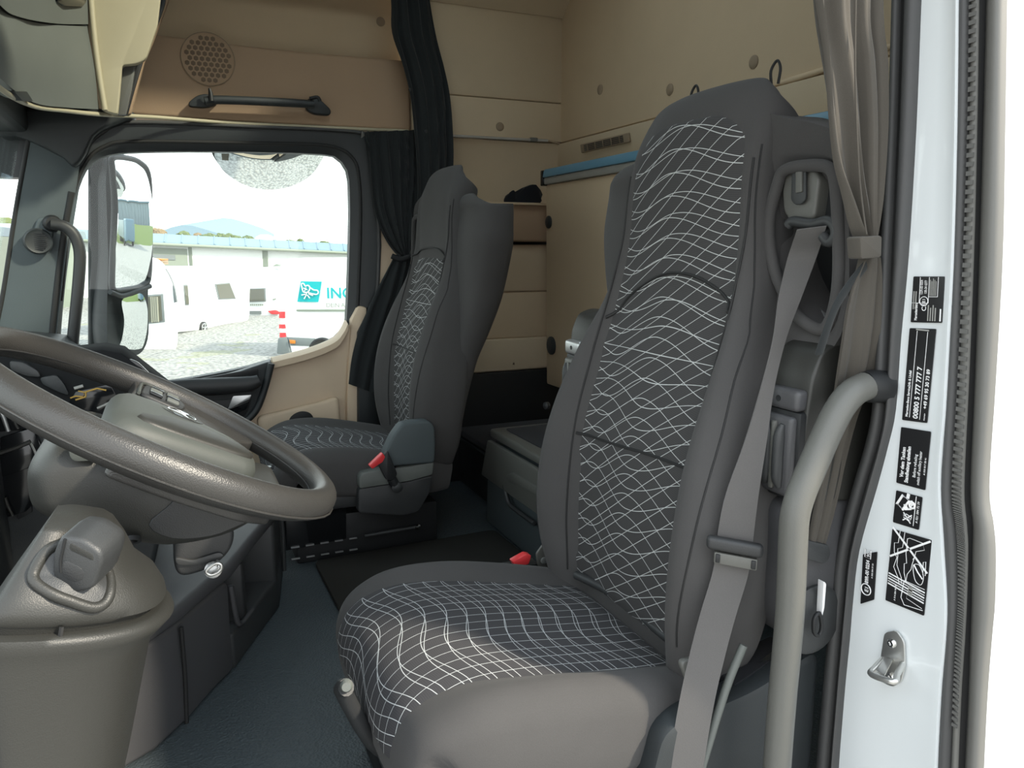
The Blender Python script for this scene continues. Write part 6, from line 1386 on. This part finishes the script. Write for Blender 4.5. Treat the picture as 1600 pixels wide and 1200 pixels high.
qa, qb = [(27.4593,0.0892,-0.327), (32.5781,-3.0996,-0.627)]
R2 = (Vector(qb) - Vector(qa)); R2.z = 0; R2.normalize()
F2 = Vector((-R2.y, R2.x, 0))
if F2.dot(FW) < 0: F2 = -F2
def ext2(name, pts, depth, mat, parent=None, bev=0.03, **kw):
    return plate(name, pts, F2 * depth, mat, parent, bev=bev, **kw)
c2 = caravan('white caravan with slanted side window and silver wheel, standing across the yard', [(27.5277,0.0466,0.2655), (27.94,-0.2102,0.3571), (32.3043,-2.9291,0.243), (32.6323,-3.1334,-0.1206), (32.3446,-2.9542,-1.9378), (30.6959,-1.9271,-1.9026), (29.1604,-0.9705,-1.93), (27.9427,-0.2119,-1.844), (27.2887,0.1955,-1.803)], 25.4, fw=F2)
glassed(c2, 'side_window', [(30.1949,-1.615,-0.3366), (31.1147,-2.188,-0.3367), (31.4668,-2.4074,-0.9783), (30.3639,-1.7203,-0.9191)], F2)
glassed(c2, 'slot_window', [(28.4491,-0.5274,-0.2774), (28.6501,-0.6526,-0.2773), (28.6544,-0.6553,-0.9862), (28.4703,-0.5406,-0.9706)], F2)
ext2('chassis_beam', [(28.1341,-0.2134,-1.863), (30.0344,-1.3972,-1.9157), (31.3213,-2.1989,-1.945), (31.3107,-2.1923,-2.0425), (30.0215,-1.3892,-2.0314), (28.117,-0.2027,-2.0123)], 1.6, 'van_grey', c2, bev=0.01)
wh = Vector((29.3208,-1.1294,-1.8611))
lathe('wheel', wh, -F2, [(0.24, -0.18), (0.24, 0.0), (0.20, 0.03), (0.18, 0.01), (0.05, 0.02)], 'black', c2, seg=24)
for k in range(5):
    a_ = 2 * pi * k / 5 + 0.3
    tube('wheel_spoke', [wh - F2 * 0.03, wh - F2 * 0.03 + (R2 * cos(a_) + Vector((0, 0, 1)) * sin(a_)) * 0.17], 0.03, 'silver', c2, sm=1, seg=8)
tube('wheel_rim', [wh - F2 * 0.02 + (R2 * cos(k * pi / 12) + Vector((0, 0, 1)) * sin(k * pi / 12)) * 0.175 for k in range(24)], 0.018, 'silver', c2, sm=1, closed=True, seg=8)
tube('tow_bar', [(28.1973,-0.6062,-1.9739), (28.7509,-0.9511,-1.979), (29.1087,-1.174,-2.0019)], 0.04, 'silver', c2, sm=2, seg=8)
tube('jack_stand', [(28.5062,-0.7986,-1.97), (28.5158,-0.8046,-2.1929)], 0.035, 'silver', c2, sm=1, seg=8)
ext2('corner_steady', [(30.6467,-2.0143,-1.9017), (30.8511,-2.1416,-1.9252), (30.8328,-2.1302,-2.0931), (30.6691,-2.0282,-2.0732)], 0.1, 'van_grey', c2, bev=0.01)
c3 = caravan('white caravan seen from behind with square rear window and dark bumper', [(34.7931,-3.0359,-0.078), (34.7218,-3.1954,0.1105), (34.2331,-4.2879,0.1105), (34.16,-4.4513,-0.105), (34.208,-4.3441,-2.3425), (34.8381,-2.9354,-2.3425)], 28, depth=4.5)
glassed(c3, 'rear_window', [(34.7448,-3.0704,-0.7529), (34.3875,-3.8693,-0.7258), (34.3949,-3.8527,-1.297), (34.7477,-3.064,-1.3243)])
ext('number_plate', [(34.6688,-3.1913,-1.7056), (34.4673,-3.6418,-1.7056), (34.4705,-3.6347,-1.8426), (34.6722,-3.1838,-1.8426)], 0.03, 'van_grey', c3, bev=0)
ext('rear_bumper', [(34.6558,-3.098,-1.948), (34.1178,-4.3006,-1.9206), (34.1374,-4.257,-2.3051), (34.9015,-2.5488,-2.3601), (34.83,-2.7086,-2.1951), (34.6493,-3.1126,-2.1401)], 0.2, 'van_grey', c3, bev=0.02)
ext('tail_lamp', rounded([(34.3032,-3.8863,-1.7016), (34.1681,-4.1882,-1.6606), (34.1025,-4.3348,-1.7289), (34.1049,-4.3296,-1.8384), (34.2391,-4.0294,-1.8384)], 0.05), 0.1, 'red', c3, bev=0.02)
ext('door_handle', [(34.2543,-4.1181,-1.1867), (34.1978,-4.2442,-1.1594), (34.199,-4.2416,-1.2139), (34.2555,-4.1154,-1.2411)], 0.03, 'hall_trim', c3, bev=0)
ext('roof_vent', [(34.2349,-4.1614,0.1923), (34.155,-4.3401,0.2996), (34.0575,-4.5579,0.1923)], 0.6, 'hall_trim', c3, bev=0.02)
for k in range(8):
    ext('lettering', [Vector(p) + RT * (0.083 * k) for p in [(34.6944,-3.1585,-1.4055), (34.6721,-3.2085,-1.4055), (34.6737,-3.2048,-1.4738), (34.6961,-3.1548,-1.4738)]], 0.01, 'hall_trim', c3, bev=0)

hall = thing('long_hall', 'long low white hall with pale blue roof behind the caravans', 'building', (51.895,-1.5392,-0.3011))
hl = [(-0.9993,-0.1,0.9178), (0.284,-0.1,0.9262)]
L0, R0 = Vector((51.3079,4.4953,1.5253)), Vector((58.2608,-21.5941,0.2979))
up_ = Vector((0, 0, 1))
def down(p): return Vector((p.x, p.y, GZ))
plate('hall_wall', [L0, R0, down(R0), down(L0)], FW * 9, 'hall_wall', hall, bev=0)
L1, R1 = Vector((60.4053,5.2409,2.2269)), Vector((65.7757,-24.3864,0.7833))
loft('hall_roof', [[L0 - FW * 0.6 - up_ * 0.06, L0 - FW * 0.6, L1, L1 + FW * 5 - up_ * 1.0, L1 + FW * 5 - up_ * 1.2], [R0 - FW * 0.6 - up_ * 0.06, R0 - FW * 0.6, R1, R1 + FW * 5 - up_ * 1.0, R1 + FW * 5 - up_ * 1.2]], 'roof_blue', hall, sharp=20)
for k in range(28):
    s_ = k / 27
    a_, b_ = (L0 - FW * 0.6).lerp(R0 - FW * 0.6, s_), L1.lerp(R1, s_)
    tube('roof_seam', [a_ + up_ * 0.02, b_ + up_ * 0.02], 0.05, 'roof_blue', hall, sm=1, seg=6)
tube('gutter', [L0 - FW * 0.7 - up_ * 0.12, R0 - FW * 0.7 - up_ * 0.12], 0.10, 'hall_trim', hall, sm=1, seg=8)
dirh = (R0 - L0)
for u_, w_ in ((0.232, 0.10), (0.408, 0.22), (0.70, 0.14)):
    p = L0 + dirh * u_ - FW * 0.1
    plate('downpipe', [p - RT * w_ - up_ * 0.1, p + RT * w_ - up_ * 0.1, down(p + RT * w_), down(p - RT * w_)], FW * 0.08, 'hall_trim', hall, bev=0)
p0, p1 = L0 + dirh * 0.12 - FW * 0.08, L0 + dirh * 0.225 - FW * 0.08
plate('hall_gate', [p0 - up_ * 0.35, p1 - up_ * 0.35, down(p1), down(p0)], FW * 0.05, 'hall_trim', hall, bev=0)
q0, q1 = p0.lerp(p1, 0.3) - FW * 0.06, p0.lerp(p1, 0.75) - FW * 0.06
plate('gate_window', [q0 - up_ * 0.75, q1 - up_ * 0.75, q1 - up_ * 1.05, q0 - up_ * 1.05], FW * 0.04, 'van_grey', hall, bev=0)
for u_ in (0.42, 0.66):
    p = L1 + (R1 - L1) * u_
    bm = bmesh.new(); bmesh.ops.create_uvsphere(bm, u_segments=12, v_segments=6, radius=0.55, matrix=Matrix.Translation(p) @ Matrix.Diagonal((1.4, 1.4, 0.7, 1)))
    from_bm('roof_vent', bm, 'hall_wall', hall)
pal = thing('pallet_stack', 'orange brown stack of timber by the hall gate', 'stack', (46.1767,0.3714,0.1265))
for q in [(46.7614,0.6988,0.0498), (46.5189,0.1569,0.0498)]:
    tube('rack_post', [q, down(Vector(q))], 0.08, 'trim_tan', pal, sm=1, seg=8)
for k in range(3):
    ext('timber', [Vector(p) + up_ * (0.11 * k) for p in [(46.3298,0.7136,0.1948), (46.0626,0.1164,0.1606), (46.0654,0.1226,0.0752), (46.3326,0.72,0.1094)]], 0.8, 'orange' if k == 2 else 'trim_tan', pal, bev=0.01)

hb = [(474.6868,32.597,5.8106), (464.1067,8.9448,7.162), (460.5096,0.9034,9.8604), (457.9116,-4.9044,12.2164), (455.6345,-9.995,13.3926), (453.4043,-14.9806,13.0567), (450.9317,-20.5083,11.3755), (448.4602,-26.0334,9.5234), (445.7174,-32.165,7.162), (442.9946,-38.2519,3.7805)]
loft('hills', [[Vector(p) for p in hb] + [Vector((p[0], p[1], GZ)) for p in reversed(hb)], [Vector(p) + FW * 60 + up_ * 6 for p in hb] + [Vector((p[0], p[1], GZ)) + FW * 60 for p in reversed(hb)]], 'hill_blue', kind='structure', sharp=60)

def tree(label, base, h, w, mat, seed, group):
    base = Vector(base)
    base.z = GZ
    t_ = thing('tree', label, 'tree', base, group=group)
    rnd = random.Random(seed)
    tube('trunk', [base, base + up_ * h * 0.3, base + up_ * h * 0.7], [w * 0.08, w * 0.06, w * 0.03], 'bark', t_, sm=2, seg=8)
    bm = bmesh.new()
    for k in range(9):
        a_ = rnd.uniform(0, 2 * pi)
        r_ = rnd.uniform(0, 0.32) * w
        c_ = base + Vector((cos(a_) * r_, sin(a_) * r_, h * rnd.uniform(0.45, 0.85)))
        rad = w * rnd.uniform(0.2, 0.33)
        bmesh.ops.create_icosphere(bm, subdivisions=3, radius=rad, matrix=Matrix.Translation(c_))
    for v in bm.verts:
        v.co += Vector((rnd.uniform(-1, 1), rnd.uniform(-1, 1), rnd.uniform(-1, 1))) * w * 0.05
    from_bm('crown', bm, mat, t_, sharp=20)
TR = [(104.3407,0.6018,3.3307), (103.7774,-0.6573,3.1023), (103.1456,-2.0697,3.0262), (102.5782,-3.3382,2.9119), (101.8815,-4.8957,2.8737), (101.1867,-6.4489,2.7594), (100.4917,-8.0027,2.645), (99.7954,-9.5593,2.5687), (99.2277,-10.8285,2.416), (98.5359,-12.3748,2.1104), (97.7767,-14.0721,1.9575), (97.0762,-15.6381,2.0339), (96.2556,-17.4726,1.7279), (95.3044,-19.599,1.5748), (94.3473,-21.7388,1.8045)]
tops = ['leaf_brown', 'leaf_brown', 'leaf', 'leaf', 'leaf', 'leaf', 'leaf', 'leaf', 'leaf_brown', 'leaf', 'leaf', 'leaf', 'leaf', 'leaf_brown', 'leaf_brown']
for k, p in enumerate(TR):
    br = tops[k] == 'leaf_brown'
    tree('brown late autumn tree showing above the blue hall roof' if br else 'small green tree showing above the blue hall roof', Vector(p) + FW * (9 if k % 2 else 0) , p[2] - GZ + (0.1 if k % 2 else 0), 2.6, tops[k], 30 + k, 'brown trees beyond the hall' if br else 'green trees beyond the hall')
tp_ = [(47.1306,7.402,2.6117), (47.9458,9.2244,2.8026)]
tree('yellow green tree seen through the windscreen edge', tp_[0], tp_[0][2] - GZ, 3.2, 'leaf', 77, None)
sh_ = thing('yard_shed', 'grey shed glimpsed through the far edge of the windscreen', 'shed', (40.4079,7.0672,0.3348))
q = [(41.1444,8.7135,1.5438), (39.9456,6.0336,1.4345)]
ext('shed_wall', [Vector(q[0]), Vector(q[1]), down(Vector(q[1])), down(Vector(q[0]))], 5, 'hall_trim', sh_, bev=0)
ext('shed_roof', [Vector(q[0]) + up_ * 0.6, Vector(q[1]) + up_ * 0.35 + RT * 0.3, Vector(q[1]) + RT * 0.3, Vector(q[0])], 5.5, 'warehouse', sh_, bev=0)

# behind the truck: what the side mirrors show
gb_ = [[(-6 + 4 * k, -34, GZ), (-6 + 4 * k, -40, GZ + 0.9), (-6 + 4 * k, -50, GZ + 2.4), (-6 + 4 * k, -58, GZ + 2.6), (-6 + 4 * k, -58, GZ)] for k in range(16)]
loft('bank', gb_, 'grass', kind='structure', sharp=50)
wh_ = thing('warehouse', 'grey blue corrugated warehouse above the grass bank, seen in the side mirror', 'warehouse', (20, -66, GZ))
box('warehouse_wall', (8, -84, GZ), (40, -64, 6.5), 'warehouse', wh_, bev=0.05)
box('warehouse_roof', (7.6, -84.4, 6.5), (40.4, -63.6, 6.9), 'roof_blue', wh_, bev=0.05)
for k in range(17):
    box('wall_rib', (8.5 + 1.9 * k, -63.98, GZ), (8.7 + 1.9 * k, -63.88, 6.5), 'warehouse', wh_, bev=0)
tk = thing('blue_lorry', 'small blue lorry parked behind, seen in the lower mirror', 'lorry', (14, -30, GZ))
box('lorry_cab', (12.5, -32, GZ + 0.6), (15, -29.8, GZ + 3.4), 'roof_blue', tk, bev=0.2, seg=3)
box('lorry_load', (12.5, -38, GZ + 0.9), (15, -32.2, GZ + 3.2), 'warehouse', tk, bev=0.1)
for x in (12.5, 14.7):
    for y in (-31, -36):
        lathe('wheel', (x, y, GZ + 0.5), (1, 0, 0), [(0.5, 0), (0.5, 0.3), (0.3, 0.32)], 'black', tk, seg=20)

# lettering becomes real geometry of its own
bpy.context.view_layer.update()
dg = bpy.context.evaluated_depsgraph_get()
for o in [o for o in COL.objects if o.type == 'FONT']:
    me = bpy.data.meshes.new_from_object(o.evaluated_get(dg))
    n_ = bpy.data.objects.new('tmp', me)
    COL.objects.link(n_)
    n_.parent = o.parent
    n_.matrix_local = o.matrix_local.copy()
    nm = o.name
    bpy.data.objects.remove(o)
    n_.name = nm
